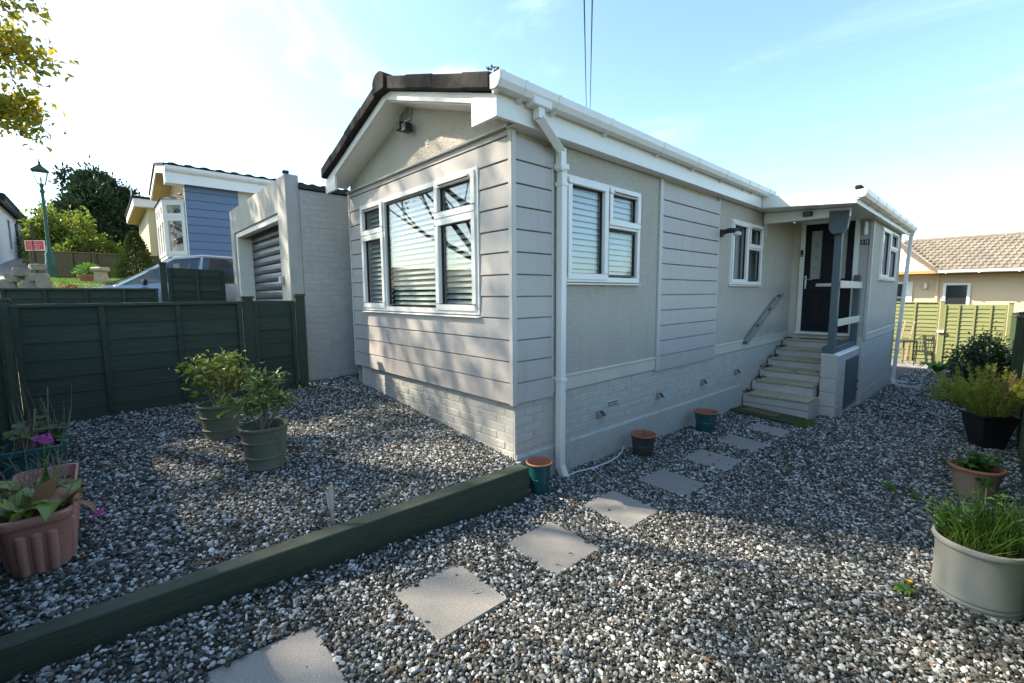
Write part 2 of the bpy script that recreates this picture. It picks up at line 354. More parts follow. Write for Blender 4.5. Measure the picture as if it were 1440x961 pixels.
# ------------------------------------------------------------------ ground
def sheet(name, xs, ys, fn, mt, kind=True):
    vs = [(x, y, fn(x, y)) for y in ys for x in xs]; n = len(xs)
    fs = [(j*n+i, j*n+i+1, (j+1)*n+i+1, (j+1)*n+i) for j in range(len(ys)-1) for i in range(n-1)]
    b = MB(); b.add(vs, fs); o = b.build(name, mt, smooth=True)
    if kind: structure(o)
    return o
def hg(x, y):
    if x < -3.3: return hx(x)
    if x < .02: 
        a = gz(0, y) - .12
        return a if x > -3.0 else a + (hx(-3.3)-a)*(-3.0-x)/.3
    return gz(x, y) - .05
gx = [-900, -400, -200, -120, -80, -60, -45, -34, -25, -19.5, -17, -15, -13.5, -12.2, -11, -10, -9.2, -8.5, -7, -5, -3.3, -3.0, 0.02, 1, 2, 3.2, 5, 8, 12, 20, 40, 100, 300, 900]
gy = [-900, -300, -100, -40, -20, -12, -8, -5, -3, 0, 3, 6, 9, 12, 16, 20, 26, 40, 80, 200, 500, 900]
sheet('ground', gx, gy, hg, EARTH)
sheet('upper_gravel_bed', [-3.22, -2.4, -1.6, -.8, .06], [-3.4, -2, -1, .02], lambda x, y: uz(x, y)-.012, GRITS)
sheet('upper_gravel_bed', [-3.55, -3.35, -3.12], [-.72, 0, .7], lambda x, y: uz(x, y)-.013, GRITS)
sheet('lower_gravel_bed', [0.0, .8, 1.6, 2.4, 3.15], [-4.5, -2, 0, 4, 8, 12, 17], lambda x, y: gz(x, y)-.010, GRITS)
sheet('driveway', [-8.9, -8.5, -6, -3.25], [-14, -8, -4, -.72], lambda x, y: hg(x, y)+.006, ASPH)
def roadfn(x, y): return hg(x, y)+.02
sheet('road', [-120, -80, -60, -45, -34, -25, -19.8, -17, -15, -13.6, -12.3], [-9.5, -6.5, -5, -4.05], roadfn, ROADM)
sheet('lawn', [-16.9, -15, -13.5, -12.2, -11.2], [-3.85, -3, -2, -1.1], lambda x, y: hg(x, y)+.025, GRASSG)

# ------------------------------------------------------------------ gravel stones
SLABS = [(.505, -2.26), (.54, -1.41), (.565, -.60), (.525, .235), (.53, 1.06), (.525, 1.95), (.51, 2.83), (.50, 3.74)]
SW = .445
def ico():
    bm = bmesh.new(); bmesh.ops.create_icosphere(bm, subdivisions=1, radius=1.)
    v = np.array([x.co[:] for x in bm.verts]); f = np.array([[q.index for q in x.verts] for x in bm.faces]); bm.free(); return v, f
def rotmats(n, rng):
    q = rng.normal(size=(n, 4)); q /= np.linalg.norm(q, axis=1)[:, None]
    w, x, y, z = q.T
    return np.stack([1-2*(y*y+z*z), 2*(x*y-z*w), 2*(x*z+y*w), 2*(x*y+z*w), 1-2*(x*x+z*z), 2*(y*z-x*w), 2*(x*z-y*w), 2*(y*z+x*w), 1-2*(x*x+y*y)], 1).reshape(n, 3, 3)
STONE = stonemat('limestone_chippings')
def gravel(name, x0, x1, y0, y1, step, zf, seed, skip=None, size=(.0056, .0136)):
    rng = np.random.default_rng(seed)
    X, Y = np.meshgrid(np.arange(x0, x1, step), np.arange(y0, y1, step))
    X = X.ravel() + rng.uniform(-.55, .55, X.size)*step; Y = Y.ravel() + rng.uniform(-.55, .55, Y.size)*step
    k = (X > x0) & (X < x1) & (Y > y0) & (Y < y1)
    if skip is not None: k &= ~skip(X, Y)
    X, Y = X[k], Y[k]; n = len(X)
    sz = size[0]+(size[1]-size[0])*rng.uniform(0, 1, n)**1.3
    sz *= np.where(rng.uniform(size=n) < .06, 1.45, 1.)
    Z = zf(X, Y) + rng.uniform(-.35, .75, n)*sz + .004
    bv, bf = ico(); nv = len(bv)
    V = bv[None]*(1+rng.uniform(-.30, .22, (n, nv, 1)))
    an = np.stack([rng.uniform(.95, 1.6, n), rng.uniform(.75, 1.1, n), rng.uniform(.5, .85, n)], 1)
    V = V*an[:, None, :]*sz[:, None, None]
    R = rotmats(n, rng)
    # lie mostly flat: blend toward a turn about z only
    th = rng.uniform(0, 2*pi, n); Rz = np.zeros((n, 3, 3)); Rz[:, 0, 0] = np.cos(th); Rz[:, 0, 1] = -np.sin(th); Rz[:, 1, 0] = np.sin(th); Rz[:, 1, 1] = np.cos(th); Rz[:, 2, 2] = 1
    tx = rng.normal(0, .45, n); Rx = np.zeros((n, 3, 3)); Rx[:, 0, 0] = 1; Rx[:, 1, 1] = np.cos(tx); Rx[:, 1, 2] = -np.sin(tx); Rx[:, 2, 1] = np.sin(tx); Rx[:, 2, 2] = np.cos(tx)
    RR = Rz @ Rx; wild = rng.uniform(size=n) < .22; RR[wild] = R[wild]
    V = np.einsum('nij,nvj->nvi', RR, V)
    V[:, :, 0] += X[:, None]; V[:, :, 1] += Y[:, None]; V[:, :, 2] += Z[:, None]
    F = (bf[None] + (np.arange(n)*nv)[:, None, None]).reshape(-1, 3)
    # colours
    pal = np.array([[.52, .535, .53], [.41, .425, .42], [.28, .29, .28], [.160, .166, .152], [.082, .086, .075], [.042, .045, .038], [.14, .122, .095], [.28, .17, .10]])
    pr = np.array([.10, .12, .11, .15, .22, .22, .08, .006])
    ci = rng.choice(len(pal), n, p=pr/pr.sum()); c = pal[ci]*rng.uniform(.8, 1.2, (n, 1))
    me = bpy.data.meshes.new(name); me.vertices.add(n*nv); me.vertices.foreach_set('co', V.reshape(-1).astype(np.float32))
    me.loops.add(F.size); me.loops.foreach_set('vertex_index', F.reshape(-1).astype(np.int32))
    me.polygons.add(len(F)); me.polygons.foreach_set('loop_start', np.arange(0, F.size, 3, dtype=np.int32))
    try: me.polygons.foreach_set('loop_total', np.full(len(F), 3, dtype=np.int32))
    except Exception: pass
    at = me.attributes.new('tint', 'FLOAT_COLOR', 'POINT')
    c4 = np.concatenate([np.repeat(c, nv, 0), np.ones((n*nv, 1))], 1).astype(np.float32); at.data.foreach_set('color', c4.reshape(-1))
    me.update(calc_edges=True); me.validate(); me.materials.append(STONE)
    sm = np.zeros(len(F), dtype=bool); me.polygons.foreach_set('use_smooth', sm)
    return stuff(put(me, name))
def slabskip(X, Y):
    k = np.zeros(X.shape, bool)
    for a, b in SLABS: k |= (X > a+.01) & (X < a+SW-.01) & (Y > b+.01) & (Y < b+SW-.01)
    for a, b, w, h in ((.98, 11.0, .42, .42), (1.25, 10.3, .42, .42)): k |= (X > a) & (X < a+w) & (Y > b) & (Y < b+h)
    k |= (X < .23) & (Y < -.0) & (X < .19+.033*(Y+1.5))
    k |= (X < .94) & (Y > 5.0) & (Y < 7.2)
    k |= (X < 1.13) & (Y > 5.62)
    return k & (np.random.default_rng(2).uniform(size=X.shape) > .007)
def bank(X, Y):   # the chippings bank up a little against the sleeper
    z = .045 - .036*Y - .045*np.maximum(X, 0)
    return z + np.where(Y < 0, (.035+.03*np.clip(-Y-.6, 0, 1))*np.exp(-np.maximum(X-.2, 0)/.2), 0)
vuz = lambda X, Y: .285 - .08*X + .012*np.sin(X*5+1)*np.sin(Y*4)
near = lambda X, Y: Y < -3.35+1.12*X            # in front of the view: coarser stones will do
gravel('gravel', -3.18, .05, -3.1, .05, .0160, vuz, 3)
gravel('gravel', -3.52, -3.17, -.66, .55, .0170, vuz, 8)
gravel('gravel', 0.0, 2.97, -3.1, 2.4, .0158, lambda X, Y: bank(X, Y)+.010*np.sin(X*4)*np.sin(Y*5), 4, lambda X, Y: slabskip(X, Y) | near(X, Y))
gravel('gravel', 0.0, 2.97, -4.3, 1.0, .030, bank, 7, lambda X, Y: slabskip(X, Y) | ~near(X, Y), size=(.009, .020))
gravel('gravel', 0.0, 2.97, 2.4, 6.2, .0215, bank, 5, slabskip, size=(.0075, .0165))
gravel('gravel', 0.0, 2.97, 6.2, 15.0, .036, bank, 6, slabskip, size=(.012, .023))

# ------------------------------------------------------------------ leaves and foliage
def leafmesh(name, mt, C, D, L, Wd, seed=0, fold=.25, droop=.0, tint=None):
    """many leaves: C centres (base), D directions, L lengths, Wd widths; each a folded 4-triangle blade"""
    rng = np.random.default_rng(seed); n = len(C)
    C = np.asarray(C, float); D = np.asarray(D, float); D /= np.linalg.norm(D, axis=1)[:, None]+1e-9
    L = np.broadcast_to(np.asarray(L, float), (n,)); Wd = np.broadcast_to(np.asarray(Wd, float), (n,))
    r = rng.normal(size=(n, 3)); r[:, 2] += .8
    s = np.cross(D, r); s /= np.linalg.norm(s, axis=1)[:, None]+1e-9
    nn = np.cross(s, D)
    mid = C + D*(L*.5)[:, None] + nn*(L*.06)[:, None]
    tip = C + D*L[:, None] - np.array([0, 0, 1])*(L*droop)[:, None]
    a = mid + s*(Wd*.5)[:, None] + nn*(Wd*fold)[:, None]; b = mid - s*(Wd*.5)[:, None] + nn*(Wd*fold)[:, None]
    V = np.stack([C, a, tip, b, mid], 1).reshape(-1, 3)
    base = (np.arange(n)*5)[:, None]
    F = np.concatenate([base+np.array([[0, 1, 4]]), base+np.array([[1, 2, 4]]), base+np.array([[2, 3, 4]]), base+np.array([[3, 0, 4]])], 0)
    me = bpy.data.meshes.new(name); me.from_pydata(V.tolist(), [], F.tolist())
    t = rng.uniform(0, .8, n) if tint is None else np.asarray(tint)
    at = me.attributes.new('tint', 'FLOAT', 'POINT'); at.data.foreach_set('value', np.repeat(t, 5).astype(np.float32))
    me.materials.append(mt); return me
def blob_leaves(blobs, n, seed, shell=.55):
    """points and outward directions scattered in ellipsoid clumps (cx,cy,cz,rx,ry,rz)"""
    rng = np.random.default_rng(seed); B = np.array(blobs, float)
    w = B[:, 3]*B[:, 4]*B[:, 5]; w = w**.8; k = rng.choice(len(B), n, p=w/w.sum())
    d = rng.normal(size=(n, 3)); d /= np.linalg.norm(d, axis=1)[:, None]
    r = shell + (1-shell)*rng.uniform(size=(n, 1))
    r *= (1+.22*rng.normal(size=(n, 1)))
    P = B[k, :3] + d*r*B[k, 3:]
    D = d + .8*rng.normal(size=(n, 3)); return P, D

def limb_tree(b, p, d, length, r, depth, rng, tips, spread=.75, seg=4, upb=.12, mind=0):
    p = Vector(p); d = Vector(d).normalized(); pts = [p.copy()]; rs = [r]
    for i in range(seg):
        d = (d + Vector((rng.uniform(-.2, .2), rng.uniform(-.2, .2), rng.uniform(-.1, .15)+upb*.3))).normalized()
        p = p + d*(length/seg); pts.append(p.copy()); rs.append(r*(1-.55*(i+1)/seg))
        if depth > 0 and i >= 1:
            for _ in range(1 if i < seg-1 else 2):
                nd = (d + Vector((rng.uniform(-1, 1), rng.uniform(-1, 1), rng.uniform(-.35, .8)))*spread).normalized()
                limb_tree(b, p, nd, length*rng.uniform(.55, .78), rs[-1]*.62, depth-1, rng, tips, spread, seg, upb)
    b.tube(pts, rs, 5 if r > .03 else 4, cap=False)
    if depth <= 1: tips += [tuple(x) for x in pts[1:]]

# ================================================================== MOBILE HOME
home = thing('mobile_home', 'grey clad mobile home with white trim and dark front door on a brick plinth', 'mobile home', (-1.55, 5, .3))
FLX = -3.097      # left end of the front
def wallsheet(b, M, w, h, holes, depth=.06):
    us = sorted({0, w, *[x for q in holes for x in q[:2]]}); vs = sorted({0, h, *[x for q in holes for x in q[2:]]})
    for i in range(len(us)-1):
        for j in range(len(vs)-1):
            cu, cv = (us[i]+us[i+1])/2, (vs[j]+vs[j+1])/2
            if any(a < cu < c and d < cv < e for a, c, d, e in holes): continue
            b.add([M @ Vector(p) for p in ((us[i], 0, vs[j]), (us[i+1], 0, vs[j]), (us[i+1], 0, vs[j+1]), (us[i], 0, vs[j+1]))], [(0, 1, 2, 3)])
    for a, c, d, e in holes:
        q = [(a, d), (c, d), (c, e), (a, e)]
        for k in range(4):
            p0, p1 = q[k], q[(k+1) % 4]
            b.add([M @ Vector(p) for p in ((p0[0], 0, p0[1]), (p1[0], 0, p1[1]), (p1[0], -depth, p1[1]), (p0[0], -depth, p0[1]))], [(0, 1, 2, 3)])
    return b

# --- plinth: mortar core, individual painted bricks, rendered footing
pl = MB(); pl.box(FLX+.08, -.026, .0395, .30, .12, .80); pl.box(-.30, -.0235, .30, 7.1, -.32, .80)
plinth = pl.build('plinth', PAINTMO, home)
br_f = MB().box(-.1045, .1045, -.02, .02, -.0315, .0315).mesh('brick', PAINTBR, bevel=.003)
br_s = MB().box(-.02, .02, -.1045, .1045, -.0315, .0315).mesh('brick', PAINTBR, bevel=.003)
br_h = MB().box(-.0495, .0495, -.02, .02, -.0315, .0315).mesh('brick', PAINTBR, bevel=.003)
rb = random.Random(3)
for r in range(9):
    zc = .762 - r*.0745
    off = .112 if r % 2 else 0.
    x = -.148 - off
    if r % 2: put(br_h, 'brick', plinth, (-.092, .058, zc))
    while x > FLX+.18:
        if zc-.03 > uz(x, 0)-.05: put(br_f, 'brick', plinth, (x, .056+rb.uniform(-.002, .003), zc), rot=(0, rb.uniform(-.008, .008), 0))
        x -= .2195
for r in range(6):
    zc = .762 - r*.0745
    y = .150 + (.1095 if r % 2 else 0)
    while y < 5.05:
        if not (r in (2, 3) and abs(y-1.45) < .105): put(br_s, 'brick', plinth, (-.040+rb.uniform(-.002, .003), y, zc), rot=(rb.uniform(-.008, .008), 0, 0))
        y += .2195
# air brick with two rows of slots: dark raised boxes coloured like shaded holes
ab = MB(); ab.box(-.06, -.0165, 1.345, 1.555, .508, .578); air = ab.build('air_brick', PAINTBR, plinth, bevel=.004)
for zz in (.522, .549):
    for kk in range(6): MB().box(-.03, -.0155, 1.362+kk*.031, 1.380+kk*.031, zz, zz+.016).build('slot_shade', DARK, air)
# rendered footing with a weathered top edge
rf = MB()
ys = [.05+i*.25 for i in range(20)] + [5.0]
for y0, y1 in zip(ys, ys[1:]):
    t0, t1 = .335-.016*y0+rb.uniform(-.003, .003), .335-.016*y1
    rf.add([(-.042, y0, -.35), (-.005, y0, -.35), (-.004, y0, t0-.03), (-.03, y0, t0), (-.042, y1, -.35), (-.005, y1, -.35), (-.004, y1, t1-.03), (-.03, y1, t1)],
           [(1, 5, 6, 2), (2, 6, 7, 3), (0, 1, 2, 3), (4, 7, 6, 5)])
rf.build('rendered_footing', ROUGHR, home)
rf2 = MB().box(-.045, -.008, .045, .052, .05, .335); rf2.build('rendered_footing', ROUGHR, home)

# --- front wall: backing with window hole, planks, trims
FWx0, FWz0, FWw, FWh = -2.76, 1.52, 2.35, 1.27
Mf = frame((FLX+.01, .03, .80), (1, 0, 0), (0, -1, 0))
fb = wallsheet(MB(), Mf, -.02-FLX-.01, 2.25, [(FWx0-FLX-.01, FWx0+FWw-FLX-.01, FWz0-.80, FWz0+FWh-.80)], .2)
fwall = fb.build('front_wall', CLAD, home)
def plank(axis, a, b, z0, z1, parent, face=0., extra=None):
    """lapped plank: bottom edge stands 6 mm proud, thin shadow groove above"""
    z0 += .004; z1 -= .002
    prof = [(0.028, z0), (-.008, z0), (-.012, z0+.004), (-.005, z1-.006), (.002, z1), (.028, z1)]
    if axis == 'x':  # front: normal -y
        return MB().prism([(p[0]+face, p[1]) for p in prof], 'x', a, b).build('cladding_plank', CLAD, parent)
    return MB().prism([(face-p[0], p[1]) for p in prof], 'y', a, b).build('cladding_plank', CLAD, parent)
for i in range(12):
    z1 = 2.94 - .18*i; z0 = z1 - .18
    if 1 <= i <= 7:
        plank('x', FLX+.03, FWx0-.002, z0, z1, fwall); plank('x', FWx0+FWw+.002, -.030, z0, z1, fwall)
    else: plank('x', FLX+.03, -.030, z0, z1, fwall)
plank('x', FLX+.03, -.030, 2.94, 3.0, fwall)
MB().prism([(-.040, 2.997), (-.044, 3.012), (.01, 3.035), (.03, 3.035), (.03, 2.997)], 'x', FLX+.005, -.005).build('ledge_trim', CLADT, fwall)
ct = MB(); ct.box(-.029, .016, -.018, .012, .775, 2.985); ct.box(.001, .018, -.016, .030, .777, 2.984); ct.build('corner_trim', CLADT, home, bevel=.003)
MB().box(FLX-.004, FLX+.029, -.016, .03, .775, 2.995).build('corner_trim', CLADT, home, bevel=.003)

# --- gable with pebbledash, vent
AP = (-1.548, 3.60); SLP = .320
gb = MB().prism([(FLX+.02, 3.02), (-.01, 3.02), (-.01, 3.10), (AP[0], AP[1]+.10), (FLX+.02, 3.10)], 'y', .012, .08)
gable = gb.build('gable_wall', RENDER, home)
v = MB(); v.box(-1.72, -1.50, -.012, .011, 3.47, 3.61)
gv = v.build('gable_vent', CLADT, gable, bevel=.003)
for k in range(6):
    z = 3.487+k*.02; MB().prism([(-.022, z), (-.013, z+.013), (-.0125, z+.004)], 'x', -1.71, -1.625).build('vent_louvre', mat('vent_grey', (.20, .20, .19), .5), gv)
    MB().prism([(-.022, z), (-.013, z+.013), (-.0125, z+.004)], 'x', -1.605, -1.51).build('vent_louvre', MATS['vent_grey'], gv)

# --- side wall: backing sheet, corner planks, render panels, grey panel
AY0, AY1, AZ0, AZ1 = .63, 1.85, 1.81, 2.752
BY0, BY1, BZ0, BZ1 = 4.27, 5.52, 1.82, 2.752
Ms = frame((-.03, .02, .80), (0, 1, 0), (1, 0, 0))
sb = wallsheet(MB(), Ms, 7.2, 2.25, [(AY0-.02, AY1-.02, AZ0-.8, AZ1-.8), (BY0-.02, BY1-.02, BZ0-.8, BZ1-.8)], .2)
swall = sb.build('side_wall', SMOOTH, home)
for i in range(12): plank('y', .031, .455, 2.94-.18*(i+1), 2.94-.18*i, swall)
MB().box(-.029, .010, .456, .482, .777, 2.975).build('panel_trim', CLADT, home, bevel=.003)
for i in range(12): plank('y', 2.345, 3.845, 2.94-.18*(i+1), 2.94-.18*i, swall)
for y in (2.262, 3.846): MB().box(-.029, .016 if y < 3 else .008, y, y+(.075 if y < 3 else .03), .79, 2.983).build('panel_trim', CLADT, home, bevel=.003)
def render_panel(y0, y1, hole, mt=RENDER):
    M = frame((-.006, y0, .95), (0, 1, 0), (1, 0, 0))
    o = wallsheet(MB(), M, y1-y0, 2.03, [(hole[0]-y0, hole[1]-y0, hole[2]-.95, hole[3]-.95)] if hole else [], .05).build('render_panel', mt, swall)
    d = MB().prism([(-.025, .81), (.0, .81), (.0, .935), (.012, .937), (.012, .950), (-.004, .958), (-.025, .958)], 'y', y0+.002, y1-.002).build('drip_band', SMOOTH, o, bevel=.002)
    return o
render_panel(.483, 2.261, (AY0, AY1, AZ0, AZ1)); render_panel(3.877, 7.147, (BY0, BY1, BZ0, BZ1))
# dark room behind the windows
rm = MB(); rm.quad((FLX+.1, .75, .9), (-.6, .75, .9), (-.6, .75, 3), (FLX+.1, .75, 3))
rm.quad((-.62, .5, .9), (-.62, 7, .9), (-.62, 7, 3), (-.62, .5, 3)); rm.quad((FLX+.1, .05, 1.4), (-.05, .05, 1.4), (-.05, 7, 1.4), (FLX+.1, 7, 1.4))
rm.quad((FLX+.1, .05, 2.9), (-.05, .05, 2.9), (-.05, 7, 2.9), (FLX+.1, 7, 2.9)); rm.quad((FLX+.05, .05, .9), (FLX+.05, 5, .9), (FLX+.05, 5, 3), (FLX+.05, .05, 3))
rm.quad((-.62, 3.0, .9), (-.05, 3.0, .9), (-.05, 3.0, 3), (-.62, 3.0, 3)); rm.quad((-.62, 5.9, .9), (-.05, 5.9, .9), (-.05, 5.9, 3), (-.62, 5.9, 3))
rm.build('room_backing', ROOM, home)
# remaining outside walls (far side, back)
bw = MB(); bw.quad((FLX, .03, .3), (FLX, 12, .3), (FLX, 12, 3.2), (FLX, .03, 3.2)); bw.quad((FLX, 12, .3), (0, 12, .3), (0, 12, 3.2), (FLX, 12, 3.2))
bw.build('rear_wall', SMOOTH, home)

# --- windows
def ring(b, u0, u1, v0, v1, n0, n1, w):
    b.box(u0, u1, n0, n1, v0, v0+w); b.box(u0, u1, n0, n1, v1-w, v1); b.box(u0, u0+w, n0, n1, v0+w, v1-w); b.box(u1-w, u1, n0, n1, v0+w, v1-w)
def window(parent, o, u, n, w, h, mull, cells, glass=GLASS, slat=.056, deep=.085, tilt=-50, sill=True, backing=None, fw_=.05):
    M = frame(o, u, n)
    b = MB(); b.M = M; ring(b, 0, w, 0, h, -.055, .020, fw_)
    for u0, u1, v0, v1 in mull: b.box(u0, u1, -.05, .018, v0, v1)
    fr = b.build('window', WHITE, parent, bevel=.004)
    for u0, u1, v0, v1, kind in cells:
        s = .055 if kind != 'fixed' else .018
        if kind != 'fixed':
            b = MB(); b.M = M; ring(b, u0, u1, v0, v1, -.045, .034, .058); b.build('sash', WHITE, fr, bevel=.006)
        b = MB(); b.M = M; ring(b, u0+s, u1-s, v0+s, v1-s, -.030, -.004, .010); b.build('glazing_gasket', RUBBER, fr)
        b = MB(); b.M = M; b.box(u0+s+.004, u1-s-.004, -.024, -.016, v0+s+.004, v1-s-.004); b.build('pane', glass, fr)
        if kind == 'vent':
            b = MB(); b.M = M; b.box(u0+.07, u1-.07, .0345, .048, v1-.040, v1-.022); b.build('trickle_vent', WHITE, fr, bevel=.003)
            b = MB(); b.M = M; b.box(u0+.08, u1-.08, .0345, .049, v1-.046, v1-.041); b.build('trickle_vent_slot', BLACKP, fr)
        if slat:
            z = v0+s+.02
            a = radians(tilt)
            while z < v1-s-.01:
                b = MB(); b.M = M @ Matrix.Translation((0, -deep, z)) @ Matrix.Rotation(a, 4, 'X')
                b.box(u0+s-.02, u1-s+.02, -.025, .025, -.0015, .0015); b.build('blind_slat', BLIND, fr); z += slat
    if sill:
        b = MB(); b.M = M; b.prism([(-.03, -.006), (.045, -.016), (.045, -.026), (-.03, -.028)], 'x', -.012, w+.012)
        b.build('sill', WHITE, fr, bevel=.002)
    return fr
wfront = window(home, (FWx0, .0, FWz0), (1, 0, 0), (0, -1, 0), FWw, FWh,
    [(.585, .635, .05, 1.22), (1.655, 1.705, .05, 1.22), (.05, .585, .875, .925), (1.705, 2.30, .875, .925)],
    [(.035, .605, .03, .895, 'open'), (.035, .605, .900, 1.245, 'vent'), (.635, 1.655, .05, 1.22, 'fixed'), (1.685, 2.315, .03, .895, 'open'), (1.685, 2.315, .900, 1.245, 'vent')])
wfront['label'] = 'wide white framed front window with venetian blinds'
# yellow warning label inside the upper right pane
st = MB(); st.box(-.555, -.495, .008, .0095, 2.535, 2.675)
stk = st.build('warning_label', YELST, wfront)
tri = MB(); tri.prism([(-.545, 2.610), (-.505, 2.610), (-.525, 2.665)], 'y', .0062, .0072); tri.build('warning_triangle', BLACKP, wfront)
tri = MB(); tri.prism([(-.538, 2.614), (-.512, 2.614), (-.525, 2.653)], 'y', .0052, .0060); tri.build('warning_triangle', YELST, wfront)
tri = MB(); tri.prism([(-.527, 2.640), (-.521, 2.640), (-.524, 2.629), (-.518, 2.629), (-.528, 2.615), (-.525, 2.626), (-.530, 2.626)], 'y', .0042, .0050); tri.build('warning_triangle', BLACKP, wfront)
ln = MB()
for z in (2.595, 2.583, 2.571, 2.559, 2.547): ln.box(-.547, -.503, .0062, .0072, z-.003, z)
ln.build('warning_text', mat('brown_print', (.25, .13, .02), .6), wfront)
window(home, (0, AY0, AZ0), (0, 1, 0), (1, 0, 0), AY1-AY0, AZ1-AZ0, [(.61, .66, .05, .89), (.66, 1.17, .535, .585)],
       [(.02, .625, .02, .925, 'open'), (.66, 1.17, .05, .535, 'fixed'), (.645, 1.205, .56, .925, 'vent')], glass=GLASS2, slat=.056, deep=.06, tilt=-66)
wB = window(home, (0, BY0, BZ0), (0, 1, 0), (1, 0, 0), BY1-BY0, BZ1-BZ0, [(.62, .67, .05, .88), (.67, 1.20, .54, .59)],
       [(.02, .635, .02, .915, 'open'), (.67, 1.20, .05, .54, 'fixed'), (.655, 1.235, .565, .915, 'vent')], glass=GLASS2, slat=None)
cu = MB(); n = 24
for y0, y1 in ((BY0+.08, BY0+.56), (BY0+.70, BY0+.92)):
    p = [(-.10+.018*sin(k*1.9), y0+(y1-y0)*k/n) for k in range(n+1)]
    for a, b in zip(p, p[1:]): cu.quad((a[0], a[1], BZ0+.05), (b[0], b[1], BZ0+.05), (b[0], b[1], BZ1-.05), (a[0], a[1], BZ1-.05))
cu.build('net_curtain', NETC, wB)

# --- roof: slopes, verge tiles, ridge, eave tiles
OH = .245
EX = .13   # eave x
rz = lambda x: 3.725 - .328*abs(x-AP[0])
r = MB()
r.prism([(AP[0], rz(AP[0])), (EX, rz(EX)), (EX, rz(EX)+.035), (AP[0], rz(AP[0])+.04), (2*AP[0]-EX, rz(EX)+.035), (2*AP[0]-EX, rz(EX))], 'y', -.20, 12.2)
roof = r.build('roof', TILE, home)
def slopebox(x0, x1, y0, y1, t0, t1, sgn=1):
    """box following the roof slope between x0 and x1 (distances from ridge)"""
    f = lambda d: (AP[0]+sgn*d, 3.725-.328*d)
    a, b = f(x0), f(x1)
    return [(a[0], a[1]+t0), (b[0], b[1]+t0), (b[0], b[1]+t1), (a[0], a[1]+t1)]
for sg in (1, -1):
    for k in range(4):
        d0, d1 = .05+k*.42, .05+(k+1)*.42+.02
        lift = .006*(k % 2)
        q = slopebox(d0, min(d1, 1.645), -.36, -.12, -.035+lift, .090+lift, sg)
        o = MB().prism(q, 'y', -.305-lift*.5, -.10).build('verge_tile', TILE, roof, bevel=.012)
    # bargeboard
    q = slopebox(.0, 1.36, 0, 0, -.115, -.037, sg)
    MB().prism(q, 'y', -OH, -OH+.025).build('bargeboard', WHITE, home, bevel=.002)
    # boxed eave end
    x0, x1 = (AP[0]+1.36, .0845) if sg > 0 else (2*AP[0]-.115, AP[0]-1.36)
    top = lambda x: rz(x)-.04
    MB().prism([(x0, 2.985), (x1, 2.985), (x1, top(x1)), (x0, top(x0))], 'y', -OH-.004, -OH+.022).build('eave_box_end', WHITE, home, bevel=.002)
    # sloping soffit under the gable overhang
    q = slopebox(.0, 1.62, 0, 0, -.125, -.116, sg)
    MB().prism(q, 'y', -OH+.026, .011).build('gable_soffit', WHITE, home)
rc = MB(); rr_ = .105
pts = [(AP[0]+rr_*cos(a)*1.15, 3.725+.025+rr_*sin(a)*.9) for a in [pi*k/10-.1 for k in range(11)]] + [(AP[0]-rr_*1.1, 3.66), (AP[0]+rr_*1.1, 3.66)]
for k in range(6):
    MB().prism(pts, 'y', -.33+k*.46, -.33+k*.46+.45).build('ridge_cap', TILE, roof, bevel=.008)
y = -.10
while y < 5.5:   # lowest course of interlocking tiles above the gutter
    b = MB(); pr = []
    for k in range(9):
        t = k/8; pr.append((y+t*.31, .03*max(0, sin(t*2*pi))**1.0 + .012*(t > .5)))
    for (ya, ha), (yb, hb) in zip(pr, pr[1:]):
        xa, xb = -.28, EX+.055
        b.add([(xa, ya, rz(xa)+.05+ha), (xb, ya, rz(xb)+.045+ha), (xb, yb, rz(xb)+.045+hb), (xa, yb, rz(xa)+.05+hb), (xb, ya, rz(xb)+.012), (xb, yb, rz(xb)+.012)],
              [(0, 1, 2, 3), (1, 4, 5, 2)])
    b.build('roof_tile', TILE, roof); y += .315
# moss tufts at the verge corner
rng = np.random.default_rng(5)
P = np.stack([rng.uniform(.03, .14, 60), rng.uniform(-.30, -.05, 60), np.full(60, 3.30)], 1); P[:, 2] -= (P[:, 0]-.08)*.3
put(leafmesh('moss', leafmat('moss_green', (.03, .035, .015), (.07, .07, .03), rough=.9), P, rng.normal(size=(60, 3))+[0, 0, 1], .03, .02, 3), 'moss', roof)
# --- fascia, soffit, gutter, downpipe
FX = .115
MB().box(.085, FX, -OH-.007, 1.335, 2.985, 3.20).build('fascia_board', WHITE, home, bevel=.002)
MB().box(.085, FX, 1.338, 5.098, 2.985, 3.20).build('fascia_board', WHITE, home, bevel=.002)
MB().box(-.03, .0845, -.028, 7.1, 2.986, 2.996).build('eave_soffit', WHITE, home)
def gutter(parent, x0, y0, y1, z, brs):
    """square line gutter on a fascia at x0, top at z"""
    prof = [(x0+.002, z), (x0+.002, z-.095), (x0+.055, z-.105), (x0+.085, z-.095), (x0+.108, z-.055), (x0+.112, z), (x0+.106, z), (x0+.09, z-.07), (x0+.01, z-.085), (x0+.008, z)]
    g = MB(); n = len(prof)
    g.add([(p[0], y0, p[1]) for p in prof]+[(p[0], y1, p[1]) for p in prof], [(i, (i+1) % n, n+(i+1) % n, n+i) for i in range(n)]); 
    g.add([(p[0], y0, p[1]) for p in prof[:6]], [tuple(range(6))]); g.add([(p[0], y1, p[1]) for p in prof[:6]], [tuple(range(6))])
    o = g.build('gutter', WHITE, parent)
    for yb in brs:
        q = [(x0+.001, z+.004), (x0+.001, z-.118), (x0+.012, z-.128), (x0+.058, z-.111), (x0+.088, z-.100), (x0+.113, z-.056), (x0+.118, z+.004)]
        MB().prism(q, 'y', yb-.017, yb+.017).build('gutter_bracket', WHITE, o, bevel=.002)
    return o
